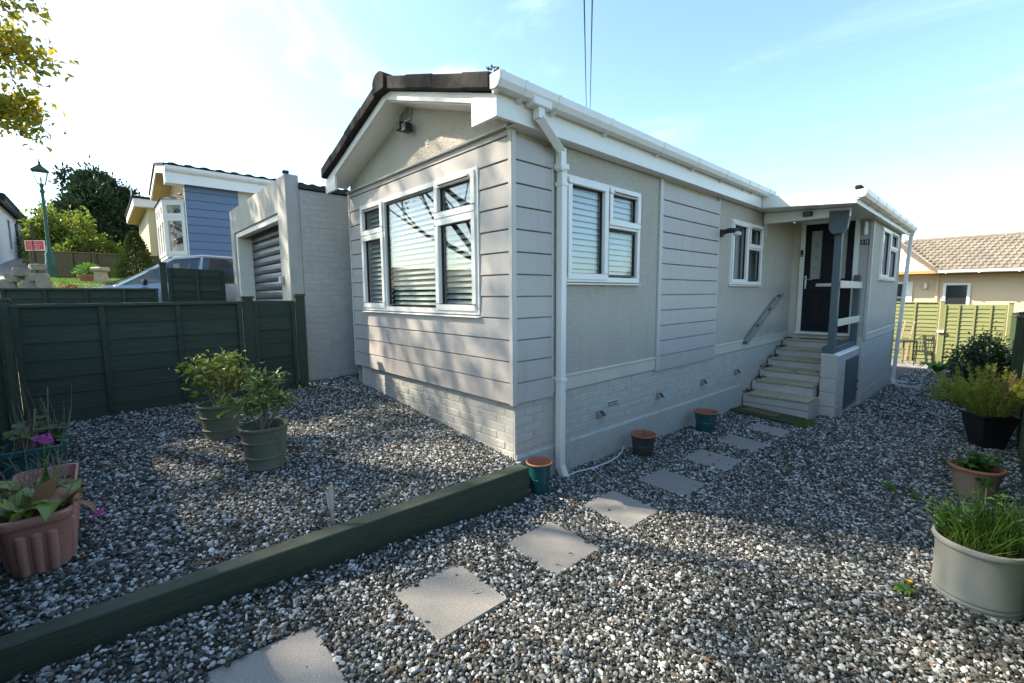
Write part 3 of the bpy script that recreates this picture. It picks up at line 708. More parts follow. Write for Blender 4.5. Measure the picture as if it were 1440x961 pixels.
gut = gutter(home, FX, -.315, 5.36, 3.245, [-.28, -.05, .32, 1.02, 1.95, 2.75, 3.55, 4.30, 4.62, 5.1])
MB().box(FX+.006, FX+.106, .03, .23, 3.115, 3.175).build('running_outlet', WHITE, gut, bevel=.008)
dp = MB(); SQ = .066
dp.bar((.172, .13, 3.14), (.172, .13, 3.035), SQ, SQ, (1, 0, 0))
dp.bar((.172, .12, 3.055), (.060, .515, 2.905), SQ, SQ, (1, .3, 1))
dp.bar((.062, .512, 2.925), (.062, .517, 2.74), SQ, SQ, (1, 0, 0))
dp.bar((.050, .540, 2.80), (.043, .540, .10), SQ, SQ, (1, 0, 0))
dpo = dp.build('downpipe', WHITE, home, bevel=.003)
sh = MB(); sh.bar((.043, .540, .13), (.085, .56, .01), SQ+.004, SQ+.004, (1, 0, 0)); sh.build('downpipe_shoe', WHITE, dpo, bevel=.006)
for z in (2.64, .93): 
    MB().box(.005, .088, .500, .582, z-.018, z+.018).build('pipe_clip', WHITE, dpo, bevel=.003)
MB().box(.015, .100, .475, .580, 2.755, 2.80).build('pipe_socket', WHITE, dpo, bevel=.003)

# --- entrance extension
XE = 1.17; YD = 7.15; YE = 10.35
Mx = frame((XE, YD+.001, .99), (0, 1, 0), (1, 0, 0))
EW = (7.90, 9.75, 1.93, 2.86)
ex = wallsheet(MB(), Mx, YE-YD, 1.99, [(EW[0]-YD, EW[1]-YD, EW[2]-.99, EW[3]-.99)], .2)
ext = ex.build('extension_wall', RENDER, home)
MB().box(.0, XE-.05, YD+.16, YD+.18, .8, 3.0).build('room_backing', ROOM, home)  # unseen dark sheet added behind the door wall to stop a light leak
e2 = MB(); e2.quad((.02, YE, -.5), (XE, YE, -.5), (XE, YE, 3), (.02, YE, 3)); e2.build('extension_wall', SMOOTH, home)
MB().prism([(XE-.05, .86), (XE+.004, .86), (XE+.004, .965), (XE+.020, .968), (XE+.020, .985), (XE+.0, .995), (XE-.05, .995)], 'y', YD+.012, YE-.002).build('drip_band', SMOOTH, ext, bevel=.002)
es = MB().box(.95, XE-.022, YD-.04, YE-.01, -.65, .872); exs = es.build('extension_plinth', BLOCK, home, bevel=.004)
for k, z0 in enumerate((-.28, -.06, .16, .38, .60)):
    y = YD-.038 + (.22 if k % 2 else 0)
    ys_ = [YD-.038]+[y+.45*i for i in range(0 if k % 2 else 1, 8) if YD < y+.45*i < YE-.1]+[YE-.012]
    for a, b in zip(ys_, ys_[1:]): MB().box(XE-.04, XE-.014, a+.004, b-.004, z0+.004, z0+.216).build('block', BLOCK, exs, bevel=.005)
MB().box(XE-.035, XE+.018, YD-.02, YD+.03, .88, 2.975).build('corner_trim', CLADT, home, bevel=.004)
window(home, (XE+.001, EW[0], EW[2]), (0, 1, 0), (1, 0, 0), EW[1]-EW[0], EW[3]-EW[2], [(.90, .95, .05, .88), (.95, 1.8, .56, .61)],
       [(.02, .915, .02, .91, 'open'), (.95, 1.80, .05, .56, 'fixed'), (.935, 1.83, .585, .91, 'vent')], glass=GLASS2, slat=.075, deep=.06, tilt=-20)
rl = MB(); rl.quad((.75, YD+.2, 1.2), (.75, YE, 1.2), (.75, YE, 3), (.75, YD+.2, 3)); rl.build('room_backing', ROOM, home)
# wall around the door
Md = frame((-.10, YD, .80), (1, 0, 0), (0, -1, 0))
dw = wallsheet(MB(), Md, XE+.07, 2.18, [(.23, 1.10, .13, 2.18)], .1).build('porch_back_wall', SMOOTH, home)
MB().box(1.008, XE-.042, YD-.012, YD-.001, .95, 2.93).build('grey_wall_panel', CLAD, dw)
# --- front door
fd = MB(); fd.M = frame((.13, YD, .93), (1, 0, 0), (0, -1, 0))
fd.box(0, .07, -.06, .03, 0, 2.045); fd.box(.80, .87, -.06, .03, 0, 2.045); fd.box(.07, .80, -.06, .03, 1.985, 2.045)
door = fd.build('door_frame', WHITE, home, bevel=.004)
b = MB(); b.M = fd.M; b.prism([(-.06, 0), (.075, 0), (.075, .02), (.02, .045), (-.06, .045)], 'x', -.01, .885); b.build('threshold', WHITE, door, bevel=.003)
b = MB(); b.M = fd.M
GL = [(.165, .335), (.535, .705)]; gz0, gz1 = .995, 1.87
us = [.075, GL[0][0], GL[0][1], GL[1][0], GL[1][1], .795]
b.box(.075, .795, -.045, .0, .05, gz0); b.box(.075, .795, -.045, .0, gz1, 1.98)
for a, c in ((us[0], us[1]), (us[2], us[3]), (us[4], us[5])): b.box(a, c, -.045, .0, gz0, gz1)
leaf = b.build('front_door', DOORM, door, bevel=.002)
for a, c in GL:
    b = MB(); b.M = fd.M; ring(b, a-.018, c+.018, gz0-.018, gz1+.018, .0005, .010, .022); b.build('glass_moulding', DOORM, door, bevel=.004)
    b = MB(); b.M = fd.M; b.box(a, c, -.03, -.012, gz0, gz1); b.build('obscured_pane', OBSC, door)
    for dz in (.20, .40, .62):
        cx_, cz_ = (a+c)/2, gz0+dz; q = .026
        b = MB(); b.M = fd.M; b.prism([(cx_-q, cz_), (cx_, cz_-q*1.3), (cx_+q, cz_), (cx_, cz_+q*1.3)], 'y', -.012, -.004); b.build('bevelled_diamond', GLASS, door, bevel=.006)
for a, c in ((.15, .39), (.48, .72)):
    for z0, z1 in ((.13, .80),):
        b = MB(); b.M = fd.M; ring(b, a, c, z0, z1, .0005, .009, .02); b.build('door_panel_moulding', DOORM, door, bevel=.004)
        b = MB(); b.M = fd.M; b.box(a+.05, c-.05, .0005, .010, z0+.05, z1-.05); b.build('door_panel', DOORM, door, bevel=.007)
b = MB(); b.M = fd.M; b.box(.27, .57, .0005, .014, .865, .925); b.build('letter_plate', STEEL, door, bevel=.005)
b = MB(); b.M = fd.M; b.box(.09, .118, .0005, .012, .83, 1.07); hdl = b.build('door_handle', STEEL, door, bevel=.004)
b = MB(); b.M = fd.M; b.tube([(.104, .012, 1.0), (.104, .055, 1.0), (.115, .06, 1.0), (.225, .06, .995)], .010, 8); b.build('handle_lever', STEEL, door, smooth=True)
# house number plate
b = MB(); b.box(1.012, 1.132, YD-.024, YD-.013, 2.49, 2.575); npl = b.build('number_plate', BLACKP, home, bevel=.002)
SEG = {'2': 'abged', '1': 'bc', '3': 'abgcd'}
def digit(ch, x, z, w, h, y, parent):
    b = MB(); t = .006
    bars = {'a': (x, x+w, z+h-t, z+h), 'g': (x, x+w, z+h/2-t/2, z+h/2+t/2), 'd': (x, x+w, z, z+t), 'f': (x, x+t, z+h/2, z+h), 'b': (x+w-t, x+w, z+h/2, z+h), 'e': (x, x+t, z, z+h/2), 'c': (x+w-t, x+w, z, z+h/2)}
    for i, s_ in enumerate(SEG[ch]):
        q = bars[s_]; b.box(q[0], q[1], y-.003-.0002*i, y, q[2], q[3])
    b.build('numeral', CREAMW, parent)
for i, ch in enumerate('213'): digit(ch, 1.032+i*.031, 2.508, .021, .05, YD-.0245, npl)
# --- porch canopy
YC = 5.10; XC = 1.29
cf = lambda x: 3.155 - .075*(x-.1)/1.19
MB().prism([(.118, 2.985), (XC, 2.885), (XC, cf(XC)), (.118, cf(.118))], 'y', YC, YC+.025).build('canopy_fascia', WHITE, home, bevel=.002)
MB().box(XC-.025, XC, YC+.026, YE+.05, 2.885, 3.06).build('canopy_fascia', WHITE, home, bevel=.002)
MB().prism([(-.20, cf(-.2)-.045), (XC-.03, cf(XC)-.045), (XC-.03, cf(XC)-.012), (-.20, cf(-.2)-.012)], 'y', YC+.027, YE+.06).build('canopy_roof', FELT, home)
MB().prism([(.03, 2.975), (XC-.03, 2.91), (XC-.03, 2.925), (.03, 2.99)], 'y', YC+.03, YE).build('canopy_soffit', WHITE, home)
MB().prism([(.012, 2.80), (1.145, 2.785), (1.145, 2.905), (.012, 2.965)], 'y', 5.53, 5.60).build('canopy_beam', WHITE, home, bevel=.003)
MB().box(.004, .05, 5.54, 5.59, 2.58, 2.795).build('beam_bracket', CLADT, home, bevel=.003)
gutter(home, XC, YC-.03, YE+.10, 3.055, [YC, 5.9, 6.6, 7.3, 8.0, 8.8, 9.6, 10.3])
MB().box(XC-.03, XC+.05, YC-.03, YC+.12, 3.06, 3.115).build('roof_tile', TILE, home, bevel=.015)
d2 = MB(); d2.bar((XC+.055, YE+.02, 2.96), (XC+.03, YE+.02, 2.86), SQ, SQ, (0, 1, 0)); d2.bar((XC+.03, YE+.02, 2.88), (1.215, YE+.02, -.24), SQ, SQ, (0, 1, 0)); d2.bar((1.215, YE+.02, -.20), (1.235, YE-.03, -.345), SQ, SQ, (0, 1, 0))
d2o = d2.build('downpipe', WHITE, home, bevel=.006)
for z in (1.55, .4): MB().box(1.17, 1.285, YE-.02, YE+.06, z, z+.035).build('pipe_clip', WHITE, d2o, bevel=.003)
# --- low wall of painted blocks with hatch, sole beam, posts, rails
wl = MB(); wl.box(.905, 1.105, 5.615, 7.12, -.5, .74); lowwall = wl.build('porch_wall', BLOCK, home, bevel=.004)
for k, z0 in enumerate((-.27, -.05, .17, .39)):
    z1 = z0+.345-.13 if k < 3 else .735
    e = .003*k
    MB().box(.898-e*.3, 1.112, 5.602-e*.3, 5.630, z0+.004, z1).build('block', BLOCK, lowwall, bevel=.006)
    for a, b in ((5.632, 6.02), (6.024, 6.46), (6.464, 6.90), (6.904, 7.10)) if k % 2 else ((5.632, 5.84), (5.844, 6.28), (6.284, 6.72), (6.724, 7.10)):
        if k < 4 and not (5.98 < (a+b)/2 < 6.95 and False): MB().box(1.09, 1.112, a, b, z0+.004, z1).build('block', BLOCK, lowwall, bevel=.006)
MB().prism([(.892, .735), (1.122, .735), (1.122, .748), (1.07, .775), (.892, .775)], 'y', 5.596, 7.105).build('wall_capping', WHITE, lowwall, bevel=.006)
ht = MB(); ht.box(1.113, 1.126, 6.12, 7.02, -.17, .635); hatch = ht.build('access_hatch', BLUEGREY, lowwall, bevel=.004)
for z in (.02, .16): MB().box(1.1265, 1.145, 6.985, 7.015, z, z+.035).build('hatch_catch', BLACKP, hatch, bevel=.003)
sbm = MB(); sbm.box(.90, 1.062, 5.565, 7.12, .778, .868); sole = sbm.build('sole_beam', BLUEGREY, home, bevel=.006)
ps = MB(); ps.box(.962, 1.056, 5.60, 5.694, .869, 2.79); post = ps.build('porch_post', BLUEGREY, home, bevel=.005)
cp = MB(); cp.prism([(.905, 2.615), (.950, 2.545), (1.075, 2.545), (1.125, 2.615), (1.145, 2.86), (.90, 2.875)], 'y', 5.500, 5.528); cp.prism([(.905, 2.615), (.950, 2.545), (1.075, 2.545), (1.125, 2.615), (1.145, 2.785), (.90, 2.785)], 'y', 5.528, 5.599); cp.build('post_bracket', BLUEGREY, post, bevel=.003)
p2 = MB(); p2.prism([(7.03, .869), (7.115, .869), (7.115, 1.93), (7.10, 1.975), (7.06, 1.985), (7.03, 1.95)], 'x', .972, 1.062); p2.build('rail_post', BLUEGREY, home, bevel=.005)
for z0, z1 in ((1.755, 1.865), (1.185, 1.295)): MB().box(1.064, 1.088, 5.61, 7.13, z0, z1).build('porch_rail', CREAMT, home, bevel=.004)

# ================================================================== steps, handrail
steps = thing('entrance_steps', 'six pale stone steps climbing from the gravel to the dark front door', 'steps', (.48, 5.9, -.2))
YS = [5.0, 5.38, 5.72, 6.08, 6.47, 6.83]; ZS = [.115, .285, .43, .575, .715, .85]
for i, (y, z) in enumerate(zip(YS, ZS)):
    x1 = .872 if i else .915
    zb = -.35 if i == 0 else ZS[i-1]-.02
    if i == 0:
        MB().box(.0, x1-.012, y+.03, 7.10, zb, -.045).build('riser', PAINTBR, steps, bevel=.006)
        MB().box(.0, x1-.006, y+.022, 7.10, -.040, z-.038).build('riser', PAINTBR, steps, bevel=.008)
    else: MB().box(.0, x1-.012, y+.028, 7.11, zb, z-.038).build('riser', PAINTBR, steps, bevel=.006)
    ye = (YS[i+1]+.06) if i < 5 else 7.085
    sp = .50+.015*((i*7) % 3-1)
    MB().box(.065, sp-.004, y, ye, z-.036, z).build('tread_slab', SAND, steps, bevel=.005)
    MB().box(sp+.004, x1, y+.004, ye, z-.036, z-.001).build('tread_slab', SAND, steps, bevel=.005)
# fallen leaves caught between treads and wall
rng = np.random.default_rng(11)
C, D = [], []
for i, (y, z) in enumerate(zip(YS, ZS)):
    for k in range(26): C.append((rng.uniform(.005, .10), y+rng.uniform(.03, .33), z-.01+abs(rng.normal(0, .012)))); D.append((rng.normal(), rng.normal(), rng.uniform(-.2, .5)))
o = put(leafmesh('fallen_leaves', leafmat('damp_leaf', (.02, .018, .012), (.07, .045, .02), rough=.9, trans=.05), C, D, .045, .03, 3), 'fallen_leaves'); stuff(o); 
hr = thing('handrail', 'sloping grey metal handrail fixed to the wall beside the steps', 'handrail', (.03, 4.9, .9))
MB().bar((.068, 4.90, .905), (.068, 6.49, 1.662), .016, .045, (0, -.43, 1)).build('rail', GREYRAIL, hr, bevel=.004)
MB().bar((.030, 4.93, .965), (.030, 6.30, 1.620), .014, .028, (0, -.43, 1)).build('rail', GREYRAIL, hr, bevel=.003)
for t in (.02, .34, .67, .97):
    y, z = 4.90+1.59*t, .905+.757*t
    MB().box(-.004, .062, y-.018, y+.018, z-.022, z+.02).build('bracket', mat('dark_bracket', (.09, .10, .10), .5), hr, bevel=.003)

# ================================================================== fittings on the home
def solar_light(x, y, z, label):
    t = thing('solar_wall_light', label, 'solar light', (x, y, z), 'small solar lights along the plinth')
    MB().prism([(.0, -.03), (.045, -.026), (.065, -.012), (.018, .036), (.0, .04)], 'y', -.042, .042).build('housing', mat('light_chrome', (.42, .38, .33), .35, metal=.6), t, bevel=.003, local=True)
    MB().add([(.0665, -.032, -.0085), (.0665, .032, -.0085), (.0225, .032, .0365), (.0225, -.032, .0365)], [(0, 1, 2, 3)]).build('solar_panel', BLACKP, t, local=True)
    return t
for y, lb in ((1.21, 'solar wall light below the air brick, nearest the white downpipe'), (2.39, 'solar wall light above the dark grey glazed pot'),
              (3.56, 'solar wall light above the far teal pot'), (4.74, 'solar wall light on the plinth closest to the steps')):
    solar_light(-.0195, y, .475, lb)
sl_ = thing('security_light', 'black security lamp on a short arm beside the small side window', 'wall lamp', (.0, 3.95, 2.52))
MB().box(-.004, .03, 3.915, 3.985, 2.47, 2.57).build('base', BLACKP, sl_, bevel=.006)
MB().tube([(.03, 3.95, 2.53), (.10, 3.95, 2.545), (.17, 3.95, 2.54), (.21, 3.95, 2.51)], [.034, .036, .036, .030], 10).build('arm', BLACKP, sl_, smooth=True)
MB().lathe([(.045, 0), (.05, .03), (.03, .05)], (.215, 3.95, 2.47), 14).build('lamp_head', mat('frosted_lens', (.55, .56, .56), .3), sl_, smooth=True)
cl_ = thing('porch_light', 'small black lamp on the white porch beam', 'lamp', (.62, 5.5, 2.87))
MB().box(.57, .69, 5.46, 5.5299, 2.835, 2.905).build('housing', BLACKP, cl_, bevel=.008)
MB().box(.59, .67, 5.45, 5.4599, 2.845, 2.89).build('lens', GLASS, cl_, bevel=.004)
gl_ = thing('gable_floodlight', 'twin black floodlight under the gable vent', 'floodlight', (-1.53, -.02, 3.38))
MB().box(-1.56, -1.50, -.03, .0115, 3.36, 3.44).build('base', BLACKP, gl_, bevel=.004)
for sx in (-1, 1): MB().box(-1.53+sx*.055-.042, -1.53+sx*.055+.042, -.11, -.031, 3.345-.02*sx, 3.43-.02*sx).build('lamp_head', BLACKP, gl_, bevel=.008)
wl_ = thing('wall_lantern', 'slim steel lamp beside the door above the number plate', 'wall lamp', (1.07, YD-.03, 2.76))
MB().box(1.04, 1.10, YD-.03, YD-.0125, 2.66, 2.86).build('back_plate', STEEL, wl_, bevel=.003)
MB().tube([(1.07, YD-.06, 2.65), (1.07, YD-.06, 2.87)], .022, 12).build('tube', mat('pale_lens', (.7, .69, .62), .25), wl_, smooth=True)
db_ = thing('doorbell', 'black doorbell on the white door frame', 'doorbell', (.16, YD-.03, 2.40))
MB().box(.142, .184, YD-.055, YD-.0305, 2.345, 2.47).build('body', BLACKP, db_, bevel=.006)
MB().lathe([(.012, 0), (.012, .003)], (0, 0, 0), 12).build('button', STEEL, db_, local=True).location = (.003, -.026, -.03)
bpy.data.objects['button'].rotation_euler = (pi/2, 0, 0)
dm = thing('door_mat', 'brown door mat lying on the top step at the threshold', 'doormat', (.5, 6.98, .85))
MB().box(.24, .86, 6.90, 7.07, .8505, .862).build('pile', MATB, dm, bevel=.003)
# ground mat and turf at the foot of the steps
gm = thing('ground_mat', 'green edged brown mat on gravel at the foot of the steps', 'mat', (.45, 4.72, -.12))
MB().add([(.0, 4.50, gz(0, 4.5)+.02), (.84, 4.46, gz(.84, 4.46)+.022), (.90, 4.98, gz(.9, 5)+.02), (.02, 4.985, gz(0, 5)+.02), (.0, 4.50, gz(0, 4.5)+.045), (.84, 4.46, gz(.84, 4.46)+.045), (.90, 4.98, gz(.9, 5)+.045), (.02, 4.985, gz(0, 5)+.045)],
         [(0, 3, 2, 1), (4, 5, 6, 7), (0, 1, 5, 4), (1, 2, 6, 5), (2, 3, 7, 6), (3, 0, 4, 7)]).build('turf_border', MATG, gm, bevel=.006)
MB().add([(.13, 4.60, gz(.1, 4.6)+.047), (.60, 4.575, gz(.6, 4.58)+.047), (.63, 4.86, gz(.63, 4.86)+.047), (.15, 4.88, gz(.15, 4.88)+.047), (.13, 4.60, gz(.1, 4.6)+.058), (.60, 4.575, gz(.6, 4.58)+.058), (.63, 4.86, gz(.63, 4.86)+.058), (.15, 4.88, gz(.15, 4.88)+.058)],
         [(4, 5, 6, 7), (0, 1, 5, 4), (1, 2, 6, 5), (2, 3, 7, 6), (3, 0, 4, 7)]).build('mat_pile', MATB, gm)
def grass_patch(name, c, rx, ry, n, h, seed, mt, zf, lean=.5, wd=.006):
    rng = np.random.default_rng(seed); a = rng.uniform(0, 2*pi, n); r = np.sqrt(rng.uniform(0, 1, n))
    X = c[0]+rx*r*np.cos(a); Y = c[1]+ry*r*np.sin(a); Z = np.array([zf(x, y) for x, y in zip(X, Y)])
    D = np.stack([rng.normal(0, lean, n), rng.normal(0, lean, n), np.ones(n)], 1)
    return leafmesh(name, mt, np.stack([X, Y, Z], 1), D, h*rng.uniform(.5, 1.15, n), wd*rng.uniform(.7, 1.2, n), seed, droop=.12)
GRASSL = leafmat('grass_blade', (.07, .16, .02), (.20, .32, .05))
tag(put(grass_patch('grass_tuft', (.93, 4.72), .12, .26, 900, .045, 2, GRASSL, lambda x, y: gz(x, y)+.02, .8, .008), 'grass_tuft'), 'bright green turf clump at the corner of the ground mat', 'grass')
# white cable along the footing
pts = [(.085, .56, .03), (.10, .70, .035), (.13, .95, .02), (.14, 1.15, .02), (.105, 1.38, .015), (.07, 1.5, .02), (.03, 1.6, .05)]
tag(MB().tube(pts, .008, 6).build('white_cable', CABLE, smooth=True), 'white cable lying on the gravel from downpipe to dark grey pot', 'cable')

# ================================================================== stepping stones, sleeper
order = ['paving slab nearest the camera, cut by the bottom of the photo', 'square paving slab with a pale streak, second from the bottom', 'paving slab in line with the end of the green sleeper',
         'paving slab half crossed by the shadow edge, beside the teal pot by the downpipe', 'paving slab beside the dark grey glazed pot', 'paving slab just beyond the dark grey glazed pot', 'paving slab beside the far teal pot', 'paving slab closest to the ground mat and steps']
slab_me = MB().box(0, SW, 0, SW, -.03, .010).mesh('paving_slab', SLAB, bevel=.004)
for (x, y), lb in zip(SLABS, order):
    z = gz(x+SW/2, y+SW/2)+.020
    o = tag(put(slab_me, 'paving_slab', None, (x, y, z), rot=(-.036+rb.uniform(-.012, .012), .045+rb.uniform(-.012, .012), rb.uniform(-.02, .02))), lb, 'paving slab', 'stepping slabs across the gravel')
for (x, y, r_, lb) in ((.98, 11.0, .1, 'far paving slab by the foot of the extension downpipe'), (1.26, 10.3, .15, 'far paving slab just past the extension wall corner')):
    tag(put(slab_me, 'paving_slab', None, (x, y, gz(x, y)+.005), rot=(-.036, .045, r_)), lb, 'paving slab', 'stepping slabs across the gravel')
p = [(-.025, -3.3), (.075, -3.3), (.205, -.02), (.082, -.02)]
zt = lambda y: .312 - .003*y
s_ = MB(); s_.add([(x, y, -.05) for x, y in p]+[(x, y, zt(y)) for x, y in p], [(0, 1, 2, 3), (4, 5, 6, 7), (0, 1, 5, 4), (1, 2, 6, 5), (2, 3, 7, 6), (3, 0, 4, 7)])
tag(s_.build('timber_sleeper', SLEEP, bevel=.006), 'long dark green timber sleeper edging the raised gravel', 'sleeper')

# ================================================================== GARAGE
ga = thing('garage', 'pale prefabricated garage with dark roller door and painted brick side', 'garage', (-5, 1, .5))
GX1 = -3.52; GX0 = -6.78; GY = -.64; GYE = 5.0; OX0, OX1 = -6.55, -3.90
gtop = lambda x: 3.235 + .02*(x-GX1)/3.4
core = MB(); core.box(GX1-.30, GX1-.003, GY+.166, GYE, .2, 3.06); gw = core.build('side_wall', PAINTMO, ga)
MB().box(GX0+.02, GX0+.2, GY+.24, GYE, .4, 3.06).build('side_wall', PAINTMO, ga)
gs = MB().box(-.02, .02, -.1045, .1045, -.0325, .0325).mesh('brick', PAINTBR, bevel=.003)
hb = MB().box(-.02, .02, -.048, .048, -.0325, .0325).mesh('brick', PAINTBR, bevel=.003)
for r in range(35):
    zc = 3.0 - r*.0745
    y = GY+.17+.1045 + (0 if r % 2 else .108)
    if r % 2 == 0: put(hb, 'brick', gw, (GX1-.020, GY+.222, zc))
    while y < 1.1:
        if not(r % 2 == 0 and y < GY+.28): put(gs, 'brick', gw, (GX1-.020+rb.uniform(-.002, .002), y, zc), rot=(rb.uniform(-.008, .008), 0, 0))
        y += .2195
# front frame
MB().box(OX1, GX1, GY, GY+.165, .3, 3.235).build('pillar', GARAGE, ga, bevel=.010)
MB().box(GX0, OX0, GY, GY+.235, .4, 3.215).build('pillar', GARAGE, ga, bevel=.010)
xm = -5.15
MB().box(OX0+.003, xm-.004, GY+.002, GY+.20, 2.80, 3.215).build('lintel_panel', GARAGE, ga, bevel=.006)
MB().box(xm+.004, OX1-.003, GY+.002, GY+.20, 2.80, 3.225).build('lintel_panel', GARAGE, ga, bevel=.006)
fr = MB(); fr.box(OX0+.003, OX1-.003, GY+.03, GY+.13, 2.715, 2.798); fr.box(OX0+.003, OX0+.11, GY+.03, GY+.26, .5, 2.714); fr.box(OX1-.05, OX1-.003, GY+.03, GY+.26, .5, 2.714)
fr.build('door_frame', CREAMW, ga, bevel=.006)
rd = MB().box(OX0+.11, OX1-.05, GY+.30, GY+.32, .5, 2.75).build('roller_door', ROLLER, ga)
sl_me = MB().prism([(GY+.30, 0), (GY+.262, .012), (GY+.250, .055), (GY+.255, .10), (GY+.272, .132), (GY+.30, .137)], 'x', OX0+.115, OX1-.055).mesh('slat', ROLLER, bevel=.004)
for k in range(16): put(sl_me, 'slat', rd, (0, 0, .55+k*.1385))
MB().box(OX1+.02, OX1+.12, GY-.045, GY-.0005, 1.86, 1.96).build('lock_box', mat('lock_grey', (.5, .49, .46), .5), ga, bevel=.008)
MB().prism([(GX1+.03, 3.075), (GX1+.03, 3.125), (GX0-.02, 3.11), (GX0-.02, 3.06)], 'y', GY+.167, GYE).build('roof', FELT, ga)
MB().box(GX1-.06, GX1+.004, GY-.01, GY+.06, 3.236, 3.275).build('corner_cap', FELT, ga, bevel=.008)

# ================================================================== FENCES
def board_fence(t, A, Bp, zb, ztop, bh, MT, bays, side=1, posts=True, rail=True, cap=True, gboard=0., seed=1, lap=.012, pw=.085, ph=.09, endposts=(1, 1), thick=.012, postover=.05):
    """panel from A to B (xy): overlapping horizontal boards, battens, posts; zb/ztop give z at A and B. Faces the left normal*side"""
    rr = random.Random(seed)
    A, Bp = Vector((*A, 0)), Vector((*Bp, 0)); d = (Bp-A); Lh = d.length; d.normalize(); n = Vector((-d.y, d.x, 0))*side
    ang = atan2(d.y, d.x)
    def Q(s, off, z): p = A+d*s+n*off; return (p.x, p.y, z)
    zl = lambda s, q: q[0]+(q[1]-q[0])*s/Lh
    g = gboard
    def slab(name, s0, s1, o0, o1, z00, z01, z10, z11, bev=.003, tilt=0., mt=MT):
        b = MB(); b.add([Q(s0, o0, z00), Q(s1, o0, z01), Q(s1, o1+tilt, z01), Q(s0, o1+tilt, z00), Q(s0, o0, z10), Q(s1, o0, z11), Q(s1, o1, z11), Q(s0, o1, z10)],
                        [(0, 1, 2, 3), (4, 5, 6, 7), (0, 1, 5, 4), (1, 2, 6, 5), (2, 3, 7, 6), (3, 0, 4, 7)])
        return b.build(name, mt, t, bevel=bev)
    if g: slab('gravel_board', 0, Lh, -.012, .014, zb[0], zb[1], zb[0]+g, zb[1]+g)
    H0, H1 = ztop[0]-zb[0]-g, ztop[1]-zb[1]-g
    nb = max(1, round(H0/bh))
    for k in range(nb):
        f0, f1 = k/nb, (k+1)/nb
        w = rr.uniform(-.006, .006)
        slab('board', .01, Lh-.01, -thick*.5, thick*.5, zb[0]+g+H0*f0-.006+w*.5, zb[1]+g+H1*f0-.006-w*.5, zb[0]+g+H0*f1+.004, zb[1]+g+H1*f1+.004, .002, lap)
    for k in range(bays+1):
        s = Lh*k/bays; s = min(max(s, .03), Lh-.03)
        slab('batten', s-.022, s+.022, thick*.5+lap+.001, thick*.5+lap+.026, zl(s, zb)+g*.6, zl(s, zb)+g*.6, zl(s, ztop)-.002, zl(s, ztop)-.002)
    if cap: slab('capping_rail', -.005, Lh+.005, -.03, .048, ztop[0], ztop[1], ztop[0]+.028, ztop[1]+.028, .004)
    for e, s in ((0, -pw/2-.004), (1, Lh+pw/2+.004)):
        if endposts[e]:
            slab('post', s-pw/2, s+pw/2, -pw/2, pw/2, zb[e]-.15, zb[e]-.15, ztop[e]+ph-.015, ztop[e]+ph-.015, .005)
            slab('post_cap', s-pw/2-.012, s+pw/2+.012, -pw/2-.012, pw/2+.012, ztop[e]+ph-.014, ztop[e]+ph-.014, ztop[e]+ph+.008, ztop[e]+ph+.008, .005)
f1 = thing('garden_fence', 'dark green board fence between the gravel garden and the drive', 'fence', (-3.2, -2, .5))
board_fence(f1, (-3.2, -3.05), (-3.2, -1.275), (.50, .52), (1.617, 1.617), .16, FENCE, 3, -1, gboard=.15, seed=2, endposts=(1, 1), ph=.075, pw=.105)
board_fence(f1, (-3.2, -1.175), (-3.2, -.705), (.52, .53), (1.64, 1.64), .16, FENCE, 1, -1, gboard=.12, seed=3, endposts=(0, 1), ph=.075, pw=.10, cap=False)
f1b = thing('front_boundary_fence', 'dark green board fence closing the front edge of the raised gravel', 'fence', (-1.5, -3.14, .4))
board_fence(f1b, (-3.10, -3.14), (-1.25, -3.14), (.48, .36), (1.60, 1.60), .16, FENCE, 3, 1, gboard=.14, seed=4, endposts=(0, 1))
board_fence(f1b, (-1.15, -3.14), (.45, -3.14), (.34, .20), (1.60, 1.60), .16, FENCE, 3, 1, gboard=.14, seed=5, endposts=(0, 1))
f2 = thing('drive_fence', 'dark green fence across the drive with one taller panel by the garage', 'fence', (-6.9, -2, .85))
board_fence(f2, (-6.9, -5.2), (-6.9, -3.55), (.82, .82), (1.80, 1.80), .13, FENCE, 3, -1, gboard=.0, seed=6, endposts=(1, 0))
board_fence(f2, (-6.9, -3.50), (-6.9, -1.73), (.82, .82), (1.815, 1.815), .13, FENCE, 4, -1, gboard=.0, seed=7, endposts=(0, 0))
board_fence(f2, (-6.9, -1.60), (-6.9, -.76), (.82, .82), (2.19, 2.165), .125, FENCE, 2, -1, gboard=.0, seed=8, endposts=(1, 0), cap=False, ph=.08)
fr_ = thing('side_fence', 'weathered green board fence along the right edge of the gravel path', 'fence', (3.05, 8, -.3))
y = -4.2
k = 0
while y < 16.5:
    zb_ = (gz(3., y)-.02, gz(3., y+1.8)-.02)
    board_fence(fr_, (3.01, y), (3.01, y+1.74), zb_, (zb_[0]+1.68, zb_[1]+1.68), .15, mat('dull_green_fence', (.060, .085, .042), .85, col2=(.04, .06, .032), scale=4, amt=.8, bump=.6, bscale=45, stretch=(1, 5, 8), rnd=.12), 3, 1, gboard=.13, seed=20+k, endposts=(0, 1), cap=True)
    y += 1.83; k += 1
fb_ = thing('back_fence', 'sunlit pale green panel fence across the far end of the garden', 'fence', (1.8, 17, -.55))
for j, (xa, xb) in enumerate(((-1.55, -.37), (-.28, 1.46), (1.555, 2.90))):
    zb_ = -.58
    board_fence(fb_, (xa, 17.0), (xb, 17.0), (zb_, zb_), (1.33, 1.33) if j < 2 else (1.285, 1.285), .128, GFENCE, 3 if j == 1 else 4 if j == 2 else 2, -1, gboard=.0, seed=40+j, endposts=(0, 1), cap=j < 2, ph=.06, pw=.10, lap=.024)
